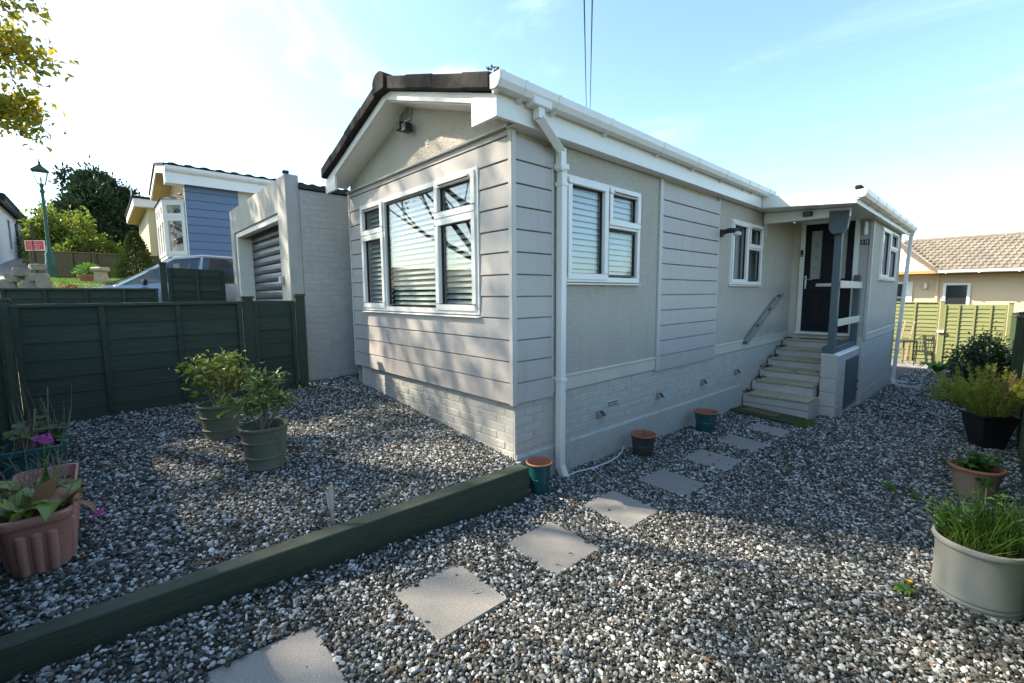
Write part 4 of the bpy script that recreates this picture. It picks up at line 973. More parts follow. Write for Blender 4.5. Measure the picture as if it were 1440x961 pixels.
ff = thing('hillside_fence', 'low weathered fence behind the lamp post on the bank', 'fence', (-18.3, -2.5, 2.2))
board_fence(ff, (-19.3, -4.0), (-18.35, -2.55), (2.2, 2.2), (3.26, 3.18), .12, BFENCE, 3, -1, seed=60, endposts=(1, 0))
board_fence(ff, (-18.28, -2.46), (-17.2, -.85), (2.2, 2.2), (3.17, 3.08), .12, BFENCE, 3, -1, seed=61, endposts=(1, 1), ph=.05)
board_fence(ff, (-17.14, -.74), (-16.4, .6), (2.2, 2.2), (3.0, 2.95), .12, BFENCE, 3, -1, seed=62, endposts=(0, 1), ph=.05)

# ================================================================== POTS AND PLANTS
def pot(name, label, cat, loc, prof, mt, inner=None, soil=None, group=None, sx=1., sy=1., rimmat=None, rimprof=None, n=36):
    t = thing(name, label, cat, loc, group)
    MB().lathe(prof, n=n, sx=sx, sy=sy, cap=False).build('pot_wall', mt, t, smooth=True, local=True)
    if inner: MB().lathe(inner, n=n, sx=sx, sy=sy, cap=False).build('inner_wall', rimmat or mt, t, smooth=True, local=True)
    if rimprof: MB().lathe(rimprof, n=n, sx=sx, sy=sy, cap=False).build('rim', rimmat or mt, t, smooth=True, local=True)
    if soil:
        b = MB(); r_, z_ = soil; b.lathe([(0.0, z_+.015), (r_*.5, z_+.008), (r_, z_)], n=n, sx=sx, sy=sy); b.build('soil', SOIL, t, smooth=True, local=True)
    return t
# three glazed pots by the wall
def glazed(label, loc, r, h, mt, seed):
    t = pot('glazed_pot', label, 'pot', loc, [(r*.66, 0), (r*.70, .01), (r*.78, h*.45), (r*.84, h*.62), (r*.90, h*.86), (r*.985, h-.006)], mt, n=40,
            rimmat=TERRA, rimprof=[(r*.97, h-.008), (r*1.005, h-.002), (r*.99, h+.006), (r*.93, h+.006), (r*.90, h-.01)],
            inner=[(r*.90, h-.010), (r*.84, h*.86), (r*.74, h*.55), (r*.62, .05), (0.0, .04)], group='glazed pots along the wall')
    for zf in (.50, .60): MB().lathe([(r*(.79+.1*(zf-.45)), h*zf-.006), (r*(.815+.1*(zf-.45)), h*zf), (r*(.80+.1*(zf-.45)), h*zf+.006)], n=36, cap=False).build('ridge', mt, t, smooth=True, local=True)
    return t
glazed('teal glazed pot between the sleeper end and the white downpipe', (.150, .150, gz(.15, .15)+.0), .112, .265, TEALG, 1)
gp = glazed('dark grey glazed pot with orange inside, by the plinth', (.212, 1.68, gz(.2, 1.68)+.0), .140, .235, GREYG, 2)
MB().tube([(.0, .0, .03), (-.02, .03, .15), (-.03, .06, .262)], .004, 5).build('dry_stem', BARK, gp, local=True)
glazed('teal glazed pot by the plinth, closest to the steps', (.215, 3.18, gz(.2, 3.18)+.0), .150, .255, TEALG, 3)

# sage pots with small evergreen shrubs
SHRUBL = leafmat('evergreen_leaf', (.10, .17, .025), (.34, .38, .05), (.48, .36, .06), rough=.35, trans=.25)
SHRUBD = leafmat('grey_green_leaf', (.055, .115, .025), (.19, .26, .05), (.38, .28, .07), rough=.35, trans=.22)
def leaf_piece(mt, L=.07, w=.026, seed=0, tint=.3):
    v = [(0, 0, 0), (w*.42, L*.3, .004), (w*.5, L*.55, .002), (w*.28, L*.82, -.006), (0, L, -.014), (-w*.28, L*.82, -.006), (-w*.5, L*.55, .002), (-w*.42, L*.3, .004), (0, L*.3, -.003), (0, L*.55, -.006), (0, L*.82, -.011)]
    f = [(0, 1, 8), (1, 2, 9, 8), (2, 3, 10, 9), (3, 4, 10), (0, 8, 7), (8, 9, 6, 7), (9, 10, 5, 6), (10, 4, 5)]
    me = bpy.data.meshes.new('leaf'); me.from_pydata(v, [], f)
    a = me.attributes.new('tint', 'FLOAT', 'POINT'); a.data.foreach_set('value', np.full(len(v), tint, np.float32)); me.materials.append(mt)
    for p_ in me.polygons: p_.use_smooth = True
    return me
def potted_shrub(label, loc, r, h, seed, hgt, spread, nst, lmat, nleaf, lean=(0, 0), bare=.25):
    rg = random.Random(seed)
    band = lambda z, rr: [(rr, z-.008), (rr+.008, z-.004), (rr+.008, z+.004), (rr, z+.008)]
    R_ = lambda z: r*(.74+.22*z/h)
    prof = [(r*.72, 0), (r*.76, .012), (r*.735, .02)] + band(h*.30, R_(h*.30)) + band(h*.66, R_(h*.66)) + [(r*.945, h*.90), (r*.99, h*.915), (r*1.03, h*.95), (r*1.03, h*.985), (r*1.0, h), (r*.95, h), (r*.93, h*.9), (r*.90, h*.82)]
    t = pot('potted_shrub', label, 'potted shrub', loc, prof, SAGE, soil=(r*.91, h*.80), group='sage green pots with shrubs')
    b = MB(); tips = []
    for k in range(nst):
        a = 2*pi*k/nst+rg.uniform(-.4, .4); rr = rg.uniform(.25, 1.)*spread
        p0 = Vector((rg.uniform(-.03, .03), rg.uniform(-.03, .03), h*.78)); top = Vector((rr*cos(a)+lean[0], rr*sin(a)+lean[1], h+hgt*rg.uniform(.55, 1.)*(1.05-.35*rr/spread)))
        mid = p0.lerp(top, .5)+Vector((-.02*cos(a), -.02*sin(a), .03))
        b.tube([p0, mid, top], [.009, .006, .003], 5, cap=False); tips.append((top, (top-mid).normalized()))
        for _ in range(3):
            f_ = rg.uniform(.35, .95); q0 = mid.lerp(top, f_) if f_ > .5 else p0.lerp(mid, .5+f_)
            q1 = q0+Vector((rg.uniform(-1, 1), rg.uniform(-1, 1), rg.uniform(.0, .9))).normalized()*spread*rg.uniform(.28, .5)
            b.tube([q0, q1], [.004, .002], 4, cap=False); tips.append((q1, (q1-q0).normalized()))
    b.build('stem', TWIG, t, local=True)
    lms = [leaf_piece(lmat, rg.uniform(.055, .085), rg.uniform(.022, .030), 0, tv) for tv in (0., .15, .25, .35, .5, .62)]
    lms.append(leaf_piece(lmat, .06, .026, 0, .95))
    cnt = 0; per = max(3, nleaf//len(tips))
    for tp, td in tips:
        for j in range(per):
            a = 2*pi*j/per*1.0+rg.uniform(-.4, .4); el = rg.uniform(-.25, .75)
            dv = Vector((cos(a)*cos(el), sin(a)*cos(el), sin(el)))+td*.5
            q = dv.to_track_quat('Y', 'Z').to_euler()
            w = rg.choices(range(7), [2, 3, 4, 4, 3, 2, .7])[0]
            o_ = put(lms[w], 'leaf', t, tp-td*rg.uniform(0, .05), rot=q, local=True, scale=(rg.uniform(.85, 1.3),)*3); cnt += 1
    rn = np.random.default_rng(seed); T_ = np.array([tuple(a) for a, _ in tips]); k_ = rn.integers(0, len(T_), int(nleaf*1.6))
    P_ = T_[k_]+rn.normal(0, .045, (len(k_), 3)); P_[:, 2] -= np.abs(rn.normal(0, .05, len(k_)))
    P_[:, 2] = np.maximum(P_[:, 2], h+.07+np.abs(rn.normal(0, .05, len(k_))))
    D_ = rn.normal(size=(len(k_), 3)); D_[:, 2] += .25
    stuff(put(leafmesh('small_leaves', lmat, P_, D_, .062*rn.uniform(.6, 1.2, len(k_)), .024, seed), 'small_leaves', t, local=True))
    return t
potted_shrub('sage green pot with a full yellow-green shrub, against the dark fence', (-1.96, -1.75, uz(-1.96, -1.75)), .168, .315, 5, .52, .26, 13, SHRUBL, 300)
potted_shrub('sage green pot with a sparser open shrub, nearer the camera', (-1.13, -1.60, uz(-1.13, -1.6)), .172, .335, 9, .50, .25, 8, SHRUBD, 205)

# terracotta trough with fluted front, tulip-like leaves and pink flower
tr = thing('terracotta_trough', 'fluted terracotta trough with drooping leaves and pink flower at the left edge', 'planter', (-.87, -2.785, uz(-.87, -2.785)-.03))
def trough(t, L, Wd, H, mt, flutes, rimw=.03, taper=.80, hid=True):
    def rr_poly(L_, W_, c=.05, n=5):
        pts = []
        for cx_, cy_, a0 in ((L_/2-c, W_/2-c, 0), (-L_/2+c, W_/2-c, pi/2), (-L_/2+c, -W_/2+c, pi), (L_/2-c, -W_/2+c, 3*pi/2)):
            for k in range(n+1): a = a0+pi/2*k/n; pts.append((cx_+c*cos(a), cy_+c*sin(a)))
        return pts
    levels = [(taper, 0), (taper+.01, .01), (.93, H*.80), (.95, H*.82), (1.0, H*.84), (1.04, H*.90), (1.06, H*.97), (1.04, H), (.97, H), (.95, H*.95), (.90, H*.75)]
    base = None; b = MB(); vs = []
    for f, z in levels:
        pl_ = rr_poly(L*f if f < .94 else L*.93+(f-.93)*L*.5, Wd*f if f < .94 else Wd*.93+(f-.93)*Wd*.9, .06); n = len(pl_)
        vs += [(x, y, z) for x, y in pl_]
    fs = [(i*n+k, i*n+(k+1) % n, (i+1)*n+(k+1) % n, (i+1)*n+k) for i in range(len(levels)-1) for k in range(n)]
    fs.append(tuple(range(n))[::-1]); b.add(vs, fs)
    o_ = b.build('trough_wall', mt, t, smooth=True, local=True)
    s_ = MB(); pl_ = rr_poly(L*.90, Wd*.90, .05); s_.add([(x, y, H*.78+.006*sin(40*x)) for x, y in pl_], [tuple(range(n))]); s_.build('soil', SOIL, t, local=True)
    if flutes:
        b = MB()
        for sgn in (1, -1):
            for k in range(flutes[0]):
                x = (-.5+(k+.5)/flutes[0])*L*.72; f0, f1 = taper+.015, .905
                b.tube([(x*.97, sgn*Wd*.5*f0, .005), (x, sgn*Wd*.5*(f0*.5+f1*.5), H*.4), (x*1.02, sgn*Wd*.5*(f1-.015), H*.68), (x*1.02, sgn*Wd*.5*(f1-.07), H*.735)], [.019, .022, .022, .010], 10)
            for k in range(flutes[1]):
                y_ = (-.5+(k+.5)/flutes[1])*Wd*.60; f0, f1 = taper+.01, .905
                b.tube([(sgn*L*.5*f0, y_*.95, .005), (sgn*L*.5*(f0*.5+f1*.5), y_, H*.4), (sgn*L*.5*(f1-.008), y_*1.02, H*.68), (sgn*L*.5*(f1-.04), y_*1.02, H*.735)], [.019, .022, .022, .010], 10)
        b.build('fluting', mt, t, smooth=True, local=True)
    return o_
trough(tr, .90, .27, .315, TERRAP, (7, 3))
TUL = leafmat('broad_leaf', (.15, .25, .05), (.36, .42, .10), (.40, .32, .12), rough=.4, trans=.3)
TULB = leafmat('withered_leaf', (.28, .15, .075), (.40, .25, .13), rough=.6, trans=.3)
def strap_leaf(name, p0, pts, w, mt, parent, tint=.3, curl=.3):
    """broad leaf along a path with a folded cross-section"""
    pts = [Vector(q) for q in [p0]+pts]; n = len(pts); vs = []; fs = []
    for i, q in enumerate(pts):
        d = (pts[min(i+1, n-1)]-pts[max(i-1, 0)]).normalized(); sd2 = d.cross(Vector((0, 0, 1)))
        if sd2.length < .2: sd2 = d.cross(Vector((1, .3, 0)))
        sd2.normalize(); nn = sd2.cross(d); t_ = i/(n-1); ww = w*(.35+1.3*sin(pi*min(1, t_*.85+.12))**1.0*.62)*(1 if i < n-1 else .15)
        for k, (a, c) in enumerate(((-1, curl), (-.5, curl*.25), (0, 0), (.5, curl*.25), (1, curl))): vs.append(q+sd2*a*ww/2+nn*c*ww*.5)
    for i in range(n-1):
        for k in range(4): fs.append((i*5+k, i*5+k+1, (i+1)*5+k+1, (i+1)*5+k))
    me = bpy.data.meshes.new(name); me.from_pydata([tuple(v) for v in vs], [], fs)
    for p_ in me.polygons: p_.use_smooth = True
    a = me.attributes.new('tint', 'FLOAT', 'POINT'); a.data.foreach_set('value', np.full(len(vs), tint, np.float32)); me.materials.append(mt)
    return put(me, name, parent, local=True)
rg = random.Random(31)
Z0 = .25
for k in range(17):   # low sprawling leaves
    x = rg.uniform(-.05, .38); y = rg.uniform(-.09, .09); a = rg.uniform(0, 2*pi); Lf = rg.uniform(.15, .25)
    dx, dy = cos(a)*Lf, sin(a)*Lf*.8; hh = rg.uniform(.05, .11)
    strap_leaf('leaf', (x, y, Z0), [(x+dx*.3, y+dy*.3, Z0+hh), (x+dx*.65, y+dy*.65, Z0+hh*1.15), (x+dx, y+dy, Z0+hh*.75)], rg.uniform(.075, .115), TUL if k % 4 else TULB, tr, rg.uniform(0, .8))
strap_leaf('leaf', (.28, -.02, Z0), [(.27, -.12, .36), (.26, -.20, .385), (.25, -.27, .35)], .085, TUL, tr, .55)
strap_leaf('leaf', (.27, .02, Z0), [(.30, .05, .34), (.33, .08, .42), (.34, .10, .47)], .09, TULB, tr, .2, curl=.9)
strap_leaf('leaf', (.05, .0, Z0), [(.05, .02, .36), (.06, .04, .47), (.07, .06, .55)], .045, TUL, tr, .1)
strap_leaf('leaf', (.06, .02, Z0), [(.07, .05, .35), (.08, .08, .44), (.08, .11, .52)], .04, TUL, tr, .2)
strap_leaf('leaf', (.30, .08, Z0), [(.36, .14, .33), (.42, .20, .31), (.47, .24, .24)], .03, TULB, tr, .3)
def flower(c, R_, n, parent, seed):
    rg2 = random.Random(seed); b = MB()
    for k in range(n):
        a = rg2.uniform(0, 2*pi); el = rg2.uniform(-.2, 1.2); d = Vector((cos(a)*cos(el), sin(a)*cos(el), sin(el)*.7)); q = Vector(c)+d*R_*rg2.uniform(.5, 1)
        s1 = d.cross(Vector((.2, .1, 1))).normalized()*R_*.28; s2 = d.cross(s1).normalized()*R_*.28; b.add([q-s1, q-s2*.8+d*.006, q+s1, q+s2*.8+d*.006], [(0, 1, 2, 3)])
    b.build('flower_head', PINK, parent, local=True)
MB().tube([(.05, .02, Z0), (.055, .03, .42), (.06, .035, .585)], [.007, .006, .005], 6).build('flower_stem', mat('green_stem', (.10, .18, .04), .5), tr, local=True)
flower((.06, .035, .60), .052, 60, tr, 4)
flower((.475, .235, .27), .030, 40, tr, 5)
b = MB()
for k in range(26):
    x, y = rg.uniform(-.36, .36), rg.uniform(-.1, .1); p0 = Vector((x, y, Z0)); p1 = p0+Vector((rg.uniform(-.12, .12), rg.uniform(-.10, .10), rg.uniform(.12, .34)))
    b.tube([p0, p0.lerp(p1, .5)+Vector((.01, .01, .02)), p1], [.003, .0025, .0015], 4)
    for _ in range(5):
        q = p0.lerp(p1, rg.uniform(.4, 1)); b.tube([q, q+Vector((rg.uniform(-.05, .05), rg.uniform(-.05, .05), rg.uniform(0, .06)))], [.0015, .001], 3)
b.build('dry_stems', TWIG, tr, local=True)
# teal trough behind with strawberry-like leaves
tt = thing('teal_trough', 'teal plastic trough of green leaves at the foot of the dark fence', 'planter', (-1.92, -2.87, uz(-1.92, -2.87)))
def boxtrough(t, L, Wd, H, mt):
    b = MB(); f = .86
    q = lambda s, z: [(-L/2*s, -Wd/2*s, z), (L/2*s, -Wd/2*s, z), (L/2*s, Wd/2*s, z), (-L/2*s, Wd/2*s, z)]
    vs = q(f, 0)+q(.97, H*.84)+q(1.02, H*.85)+q(1.03, H)+q(.93, H)+q(.91, H*.7)
    b.add(vs, [(3, 2, 1, 0)]+[(i*4+k, i*4+(k+1) % 4, (i+1)*4+(k+1) % 4, (i+1)*4+k) for i in range(5) for k in range(4)])
    b.build('trough_wall', mt, t, bevel=.006, local=True); MB().add(q(.90, H*.8), [(0, 1, 2, 3)]).build('soil', SOIL, t, local=True)
boxtrough(tt, .72, .28, .27, TEALP)
STRAW = leafmat('strawberry_leaf', (.030, .085, .020), (.09, .17, .04), rough=.45, trans=.3)
rl_ = [leaf_piece(STRAW, .085, .072, 0, tv) for tv in (.1, .3, .5, .7)]
for k in range(46):
    x, y = rg.uniform(-.32, .34), rg.uniform(-.12, .14); zz = .24+rg.uniform(.01, .13)
    a = rg.uniform(0, 2*pi); dv = Vector((cos(a), sin(a), rg.uniform(-.25, .45)))
    put(rg.choice(rl_), 'leaf', tt, (x, y, zz), rot=dv.to_track_quat('Y', 'Z').to_euler(), local=True, scale=(rg.uniform(.7, 1.15),)*3)
b = MB()
for k in range(34):
    x, y = rg.uniform(-.34, .42), rg.uniform(-.12, .16); p1 = Vector((x+rg.uniform(-.08, .10), y+rg.uniform(-.06, .08), .24+rg.uniform(.12, .38)))
    b.tube([(x, y, .22), ((x+p1.x)/2, (y+p1.y)/2+.01, (.22+p1.z)/2), p1], [.003, .002, .0012], 4)
b.tube([(-.05, .05, .2), (-.02, .08, .62)], .004, 5); b.tube([(.12, -.02, .2), (.16, .02, .5)], .008, 5)
b.build('stems', TWIG, tt, local=True)

# solar stake light behind the sleeper
so = thing('solar_stake_light', 'small steel stake light leaning on the gravel behind the sleeper', 'garden light', (.02, -1.52, .27), rot=(.0, -.16, .0))
MB().tube([(0, 0, -.02), (0, 0, .13)], [.010, .012], 8).build('stake', STEEL, so, smooth=True, local=True)
MB().lathe([(.012, .13), (.018, .15), (.025, .255)], n=20).build('lens', mat('ribbed_clear_lens', (.50, .50, .47), .2, scale=60, amt=.6, stretch=(1, 1, .1)), so, smooth=True, local=True)
MB().lathe([(.026, .255), (.028, .262), (.026, .272), (.0, .275)], n=20).build('lamp_cap', STEEL, so, smooth=True, local=True)

# white-grey pot with grasses (right)
wp = pot('round_planter', 'large pale grey planter with grassy weeds at the right edge', 'planter', (2.70, 1.215, gz(2.70, 1.215)), [(.186, 0), (.192, .006), (.192, .018), (.187, .024), (.1925, .034), (.1925, .046), (.188, .052), (.193, .060), (.193, .072), (.190, .078), (.192, .325), (.196, .34), (.208, .348), (.212, .362), (.208, .376), (.198, .380), (.188, .372), (.183, .35), (.18, .28)], STONEP, soil=(.184, .315), n=48)
def mk_grass(name, parent, R_, n, h, seed, z0, mt, lean=.5, wd=.006, c=(0, 0)):
    me = grass_patch(name, c, R_, R_, n, h, seed, mt, lambda x, y: z0, lean, wd); return stuff(put(me, name, parent, local=True))
mk_grass('grass_blades', wp, .16, 330, .32, 3, .315, GRASSL, .42, .0055)
mk_grass('grass_blades', wp, .10, 260, .44, 4, .315, leafmat('grass_dark', (.03, .09, .012), (.08, .18, .03)), .45, .006, (.09, .05))
WEEDL = leafmat('weed_leaf', (.035, .10, .02), (.11, .22, .04), rough=.4, trans=.3)
def weed(parent, c, n, h, spread, L, seed, mt=WEEDL, name='stem_leaves'):
    rng = np.random.default_rng(seed); b = MB(); C = []; D = []
    for k in range(n):
        a = rng.uniform(0, 2*pi); rr = rng.uniform(.2, 1)*spread; top = Vector((c[0]+rr*cos(a), c[1]+rr*sin(a), c[2]+h*rng.uniform(.5, 1)))
        b.tube([c, Vector(c).lerp(top, .5)+Vector((0, 0, .03)), top], [.004, .003, .0015], 4, cap=False)
        for j in range(14):
            q = Vector(c).lerp(top, rng.uniform(.25, 1)); C.append(q); D.append((rng.normal(), rng.normal(), rng.uniform(-.2, .9)))
    b.build('stems', mat('green_stem', (.10, .18, .04), .5), parent, local=True)
    stuff(put(leafmesh(name, mt, C, D, L*rng.uniform(.6, 1.2, len(C)), L*.42, seed, droop=.1), name, parent, local=True))
weed(wp, (-.09, -.02, .315), 9, .28, .18, .055, 8); weed(wp, (.05, .10, .315), 7, .34, .2, .05, 9)
weed(wp, (-.12, .05, .315), 6, .16, .16, .06, 10)
# terracotta pot with leafy plant
tp = pot('terracotta_pot', 'pale terracotta pot with leafy green plant, between the black and grey planters', 'pot', (2.645, 3.35, gz(2.645, 3.35)), [(.128, 0), (.133, .01), (.172, .255), (.176, .262)], PEACHPOT, rimmat=TERRA, rimprof=[(.174, .258), (.190, .264), (.194, .278), (.188, .292), (.174, .294), (.168, .28), (.160, .22)], soil=(.163, .245), n=44)
for k, (c, n_, h_, s_) in enumerate((((-.05, 0, .24), 12, .19, .17), ((.05, .03, .24), 10, .17, .15), ((-.10, -.06, .24), 7, .06, .17))): weed(tp, c, n_, h_, s_, .068, 20+k)
weed(tp, (.02, -.15, .23), 4, -.06, .12, .06, 25)
# black square planter with sunlit heather
bp = thing('square_planter', 'tall black square planter with fading feathery heather by the side fence', 'planter', (2.70, 5.72, gz(2.7, 5.72)), rot=(0, 0, .62))
b = MB(); q = lambda s, z: [(-s, -s, z), (s, -s, z), (s, s, z), (-s, s, z)]
vs = q(.115, 0)+q(.185, .40)+q(.20, .402)+q(.203, .435)+q(.175, .435)+q(.165, .36)
b.add(vs, [(3, 2, 1, 0)]+[(i*4+k, i*4+(k+1) % 4, (i+1)*4+(k+1) % 4, (i+1)*4+k) for i in range(5) for k in range(4)]); b.build('planter_wall', BLACKP, bp, bevel=.006, local=True)
MB().add(q(.17, .39), [(0, 1, 2, 3)]).build('soil', SOIL, bp, local=True)
HEATH = leafmat('heather_green', (.17, .25, .03), (.46, .46, .07), (.52, .38, .12), rough=.6, trans=.35)
rng = np.random.default_rng(13); b = MB(); C = []; D = []
for k in range(110):
    a = rng.uniform(0, 2*pi); rr = sqrt(rng.uniform(0, 1)); d = Vector((cos(a)*rr*.80, sin(a)*rr*.80, 1.0)); Lq = rng.uniform(.50, .74)*(1.0-.12*rr)
    p0 = Vector((cos(a)*rr*.14, sin(a)*rr*.14, .37)); p1 = p0+d.normalized()*Lq*.6; p2 = p0+d.normalized()*Lq+Vector((cos(a)*rr*.05, sin(a)*rr*.05, -.02*rr))
    b.tube([p0, p1, p2], [.003, .002, .001], 3, cap=False)
    for j in range(130): C.append(p0.lerp(p1, rng.uniform(.1, 1)) if j % 2 else p1.lerp(p2, rng.uniform(0, 1))); D.append((rng.normal(), rng.normal(), rng.uniform(.2, 1.8)))
b.build('stems', TWIG, bp, local=True)
stuff(put(leafmesh('heather_foliage', HEATH, C, D, .036*rng.uniform(.6, 1.3, len(C)), .010, 14), 'heather_foliage', bp, local=True))
b = MB()
for k in range(15):
    a = rng.uniform(0, 2*pi); p0 = Vector((cos(a)*.12, sin(a)*.12, .6)); b.tube([p0, p0+Vector((rng.normal()*.04+cos(a)*.06, rng.normal()*.04+sin(a)*.06, .32+rng.uniform(-.06, .06)))], [.006, .009], 5)
b.build('dry_seed_heads', mat('dry_seed', (.30, .17, .10), .9), bp, local=True)
# small weeds
dn = thing('dandelion', 'yellow dandelion growing in the gravel beside the pale grey planter', 'weed', (2.415, .93, gz(2.4, .93)+.01))
rng = np.random.default_rng(3)
for k in range(12):
    a = 2*pi*k/12+rng.uniform(-.2, .2); L_ = rng.uniform(.05, .09)
    strap_leaf('leaf', (0, 0, .01), [(cos(a)*L_*.4, sin(a)*L_*.4, .035), (cos(a)*L_*.8, sin(a)*L_*.8, .03), (cos(a)*L_, sin(a)*L_, .012)], .022, WEEDL, dn, rng.uniform(.2, .8))
MB().tube([(.0, .0, .0), (.015, -.005, .075)], .003, 5).build('stem', MATS['green_stem'], dn, local=True)
b = MB()
for k in range(30):
    a = k*2.4; d = Vector((cos(a), sin(a), .35+.02*k)); q_ = Vector((.015, -.005, .075)); e_ = d.normalized()*.02; w_ = e_.cross(Vector((0, 0, 1))).normalized()*.003
    b.add([q_-w_, q_+w_, q_+e_+w_, q_+e_-w_], [(0, 1, 2, 3)])
b.build('flower_head', YELLOW, dn, local=True)
wd = thing('gravel_weed', 'low light green weed in the gravel left of the terracotta pot', 'weed', (2.14, 2.86, gz(2.14, 2.86)))
weed(wd, (0, 0, 0), 9, .05, .13, .035, 40, GRASSL); weed(wd, (.13, -.04, 0), 5, .04, .06, .03, 41, GRASSL)
wd2 = thing('gravel_weed', 'small pale weed in the gravel beside the second slab from the bottom', 'weed', (1.08, -1.75, gz(1.08, -1.75)))
weed(wd2, (0, 0, 0), 4, .04, .06, .03, 43, GRASSL)
# fallen leaves and scraps on the gravel
rng = np.random.default_rng(17); C = []; D = []
for k in range(380):
    if k % 2: x, y = rng.uniform(.1, 3.0), rng.uniform(-2.3, 5); z = gz(x, y)+.028
    else: x, y = rng.uniform(-3.0, 0), rng.uniform(-2.9, 0); z = uz(x, y)+.024
    C.append((x, y, z)); D.append((rng.normal(), rng.normal(), rng.uniform(-.05, .3)))
stuff(put(leafmesh('fallen_leaves', DEADL, C, D, rng.uniform(.02, .055, len(C)), rng.uniform(.008, .028, len(C)), 4), 'fallen_leaves'))

# far right plants and garden furniture
def bush(name, label, cat, loc, blobs, n, L, Wd, mt, seed, stems=True, group=None, shell=.5, trunk=None):
    t = thing(name, label, cat, loc, group)
    P, D = blob_leaves(blobs, n, seed, shell)
    stuff(put(leafmesh('foliage', mt, P, D, L*np.random.default_rng(seed).uniform(.6, 1.3, n), Wd, seed), 'foliage', t))
    b = MB(); rg_ = random.Random(seed)
    for q in blobs:
        b.tube([(loc[0]+rg_.uniform(-.05, .05), loc[1]+rg_.uniform(-.05, .05), loc[2]-.05), ((loc[0]+q[0])/2, (loc[1]+q[1])/2, (loc[2]+q[2])/2+.05), q[:3]], [.02 if not trunk else trunk, .012 if not trunk else trunk*.6, .006], 5, cap=False)
    b.build('stem', BARK, t); return t
FERNL = leafmat('fern_green', (.045, .15, .02), (.12, .28, .045), rough=.5)
fe = thing('fern', 'bright green fern at the far end of the path before the back fence', 'fern', (1.72, 13.8, -.5))
rng = np.random.default_rng(23)
for k in range(34):
    a = rng.uniform(0, 2*pi); L_ = rng.uniform(.32, .55)
    strap_leaf('frond', (0, 0, 0), [(cos(a)*L_*.35, sin(a)*L_*.35, .20), (cos(a)*L_*.75, sin(a)*L_*.75, .30), (cos(a)*L_*1.1, sin(a)*L_*1.1, rng.uniform(.15, .28))], .06, FERNL, fe, rng.uniform(0, .8))
EVG = leafmat('dark_shrub_leaf', (.018, .045, .016), (.055, .10, .03), (.25, .30, .22), rough=.3, trans=.2, spec=.6)
bush('evergreen_shrub', 'dark glossy shrub between the heather planter and the back fence', 'shrub', (2.55, 12.6, -.5), [(2.25, 12.6, .0, .35, .4, .4), (2.6, 12.8, .2, .4, .45, .48), (2.75, 12.4, -.05, .3, .4, .4), (2.45, 12.2, -.2, .45, .3, .3)], 4200, .10, .045, EVG, 31)
bush('low_heather', 'soft green heather clump beside the path in front of the dark shrub', 'shrub', (2.2, 9.2, -.4), [(2.15, 9.2, -.20, .28, .35, .22), (2.45, 8.9, -.18, .3, .3, .25)], 4500, .05, .012, HEATH, 32)
tb = thing('garden_table', 'small round dark garden table near the back fence', 'table', (.78, 15.9, -.55))
MB().lathe([(.0, .735), (.30, .735), (.31, .72), (.30, .705), (.0, .70)], n=28).build('table_top', BLACKP, tb, smooth=True, local=True)
MB().tube([(0, 0, 0), (0, 0, .70)], .025, 8).build('pedestal', mat('pale_metal', (.35, .35, .34), .4, metal=.6), tb, local=True)
for k in range(3): a = 2*pi*k/3; MB().tube([(0, 0, .12), (cos(a)*.18, sin(a)*.18, .05), (cos(a)*.27, sin(a)*.27, .0)], .014, 6).build('foot', MATS['pale_metal'], tb, local=True)
ch = thing('folding_chair', 'folded pale wooden chair leaning behind the garden table', 'chair', (.66, 16.4, -.55))
for sx in (-.10, .12): MB().bar((sx, 0, 0), (sx+.14, .25, 1.30), .045, .03, (0, 1, 0)).build('leg', mat('pale_wood', (.33, .25, .15), .7), ch, bevel=.004, local=True)
for z in (.5, .85, 1.2): MB().bar((-.10+.14*z/1.3, .25*z/1.3-.012, z), (.12+.14*z/1.3, .25*z/1.3-.012, z), .02, .05).build('slat', MATS['pale_wood'], ch, bevel=.003, local=True)
for sx in (-.16, .18): MB().bar((sx, .28, 0), (sx+.02, .02, .75), .04, .028, (0, 1, 0)).build('leg', MATS['pale_wood'], ch, bevel=.004, local=True)
ch2 = thing('metal_chair', 'dark metal garden chair with curled back right of the table', 'chair', (1.28, 15.7, -.55))
for sx, sy in ((-.2, -.2), (.2, -.2), (-.2, .2), (.2, .2)): MB().tube([(sx, sy, 0), (sx*.9, sy*.9, .43)], .012, 6).build('leg', BLACKP, ch2, local=True)
MB().box(-.22, .22, -.22, .22, .43, .455).build('seat', BLACKP, ch2, bevel=.01, local=True)
b = MB()
for k in range(7): x = -.18+.06*k; b.tube([(x, .2, .45), (x*1.05, .25, .70), (x*.8, .27, .86-.25*x*x*10)], .008, 5)
b.tube([(-.2, .2, .45), (-.22, .26, .75), (-.1, .28, .88), (.1, .28, .88), (.22, .26, .75), (.2, .2, .45)], .012, 6); b.build('backrest', BLACKP, ch2, local=True)
tag(MB().box(-.2, 1.45, 15.2, 16.7, -.66, -.535).build('sitting_slab', SLAB, bevel=.01), 'raised paved pad under the garden table', 'paving pad')
hd = thing('gate_latch', 'pale latch box on the middle post of the back fence', 'latch', (1.5, 16.9, .42))
MB().box(1.44, 1.60, 16.88, 16.945, .40, .47).build('latch_box', CREAMW, hd, bevel=.005)

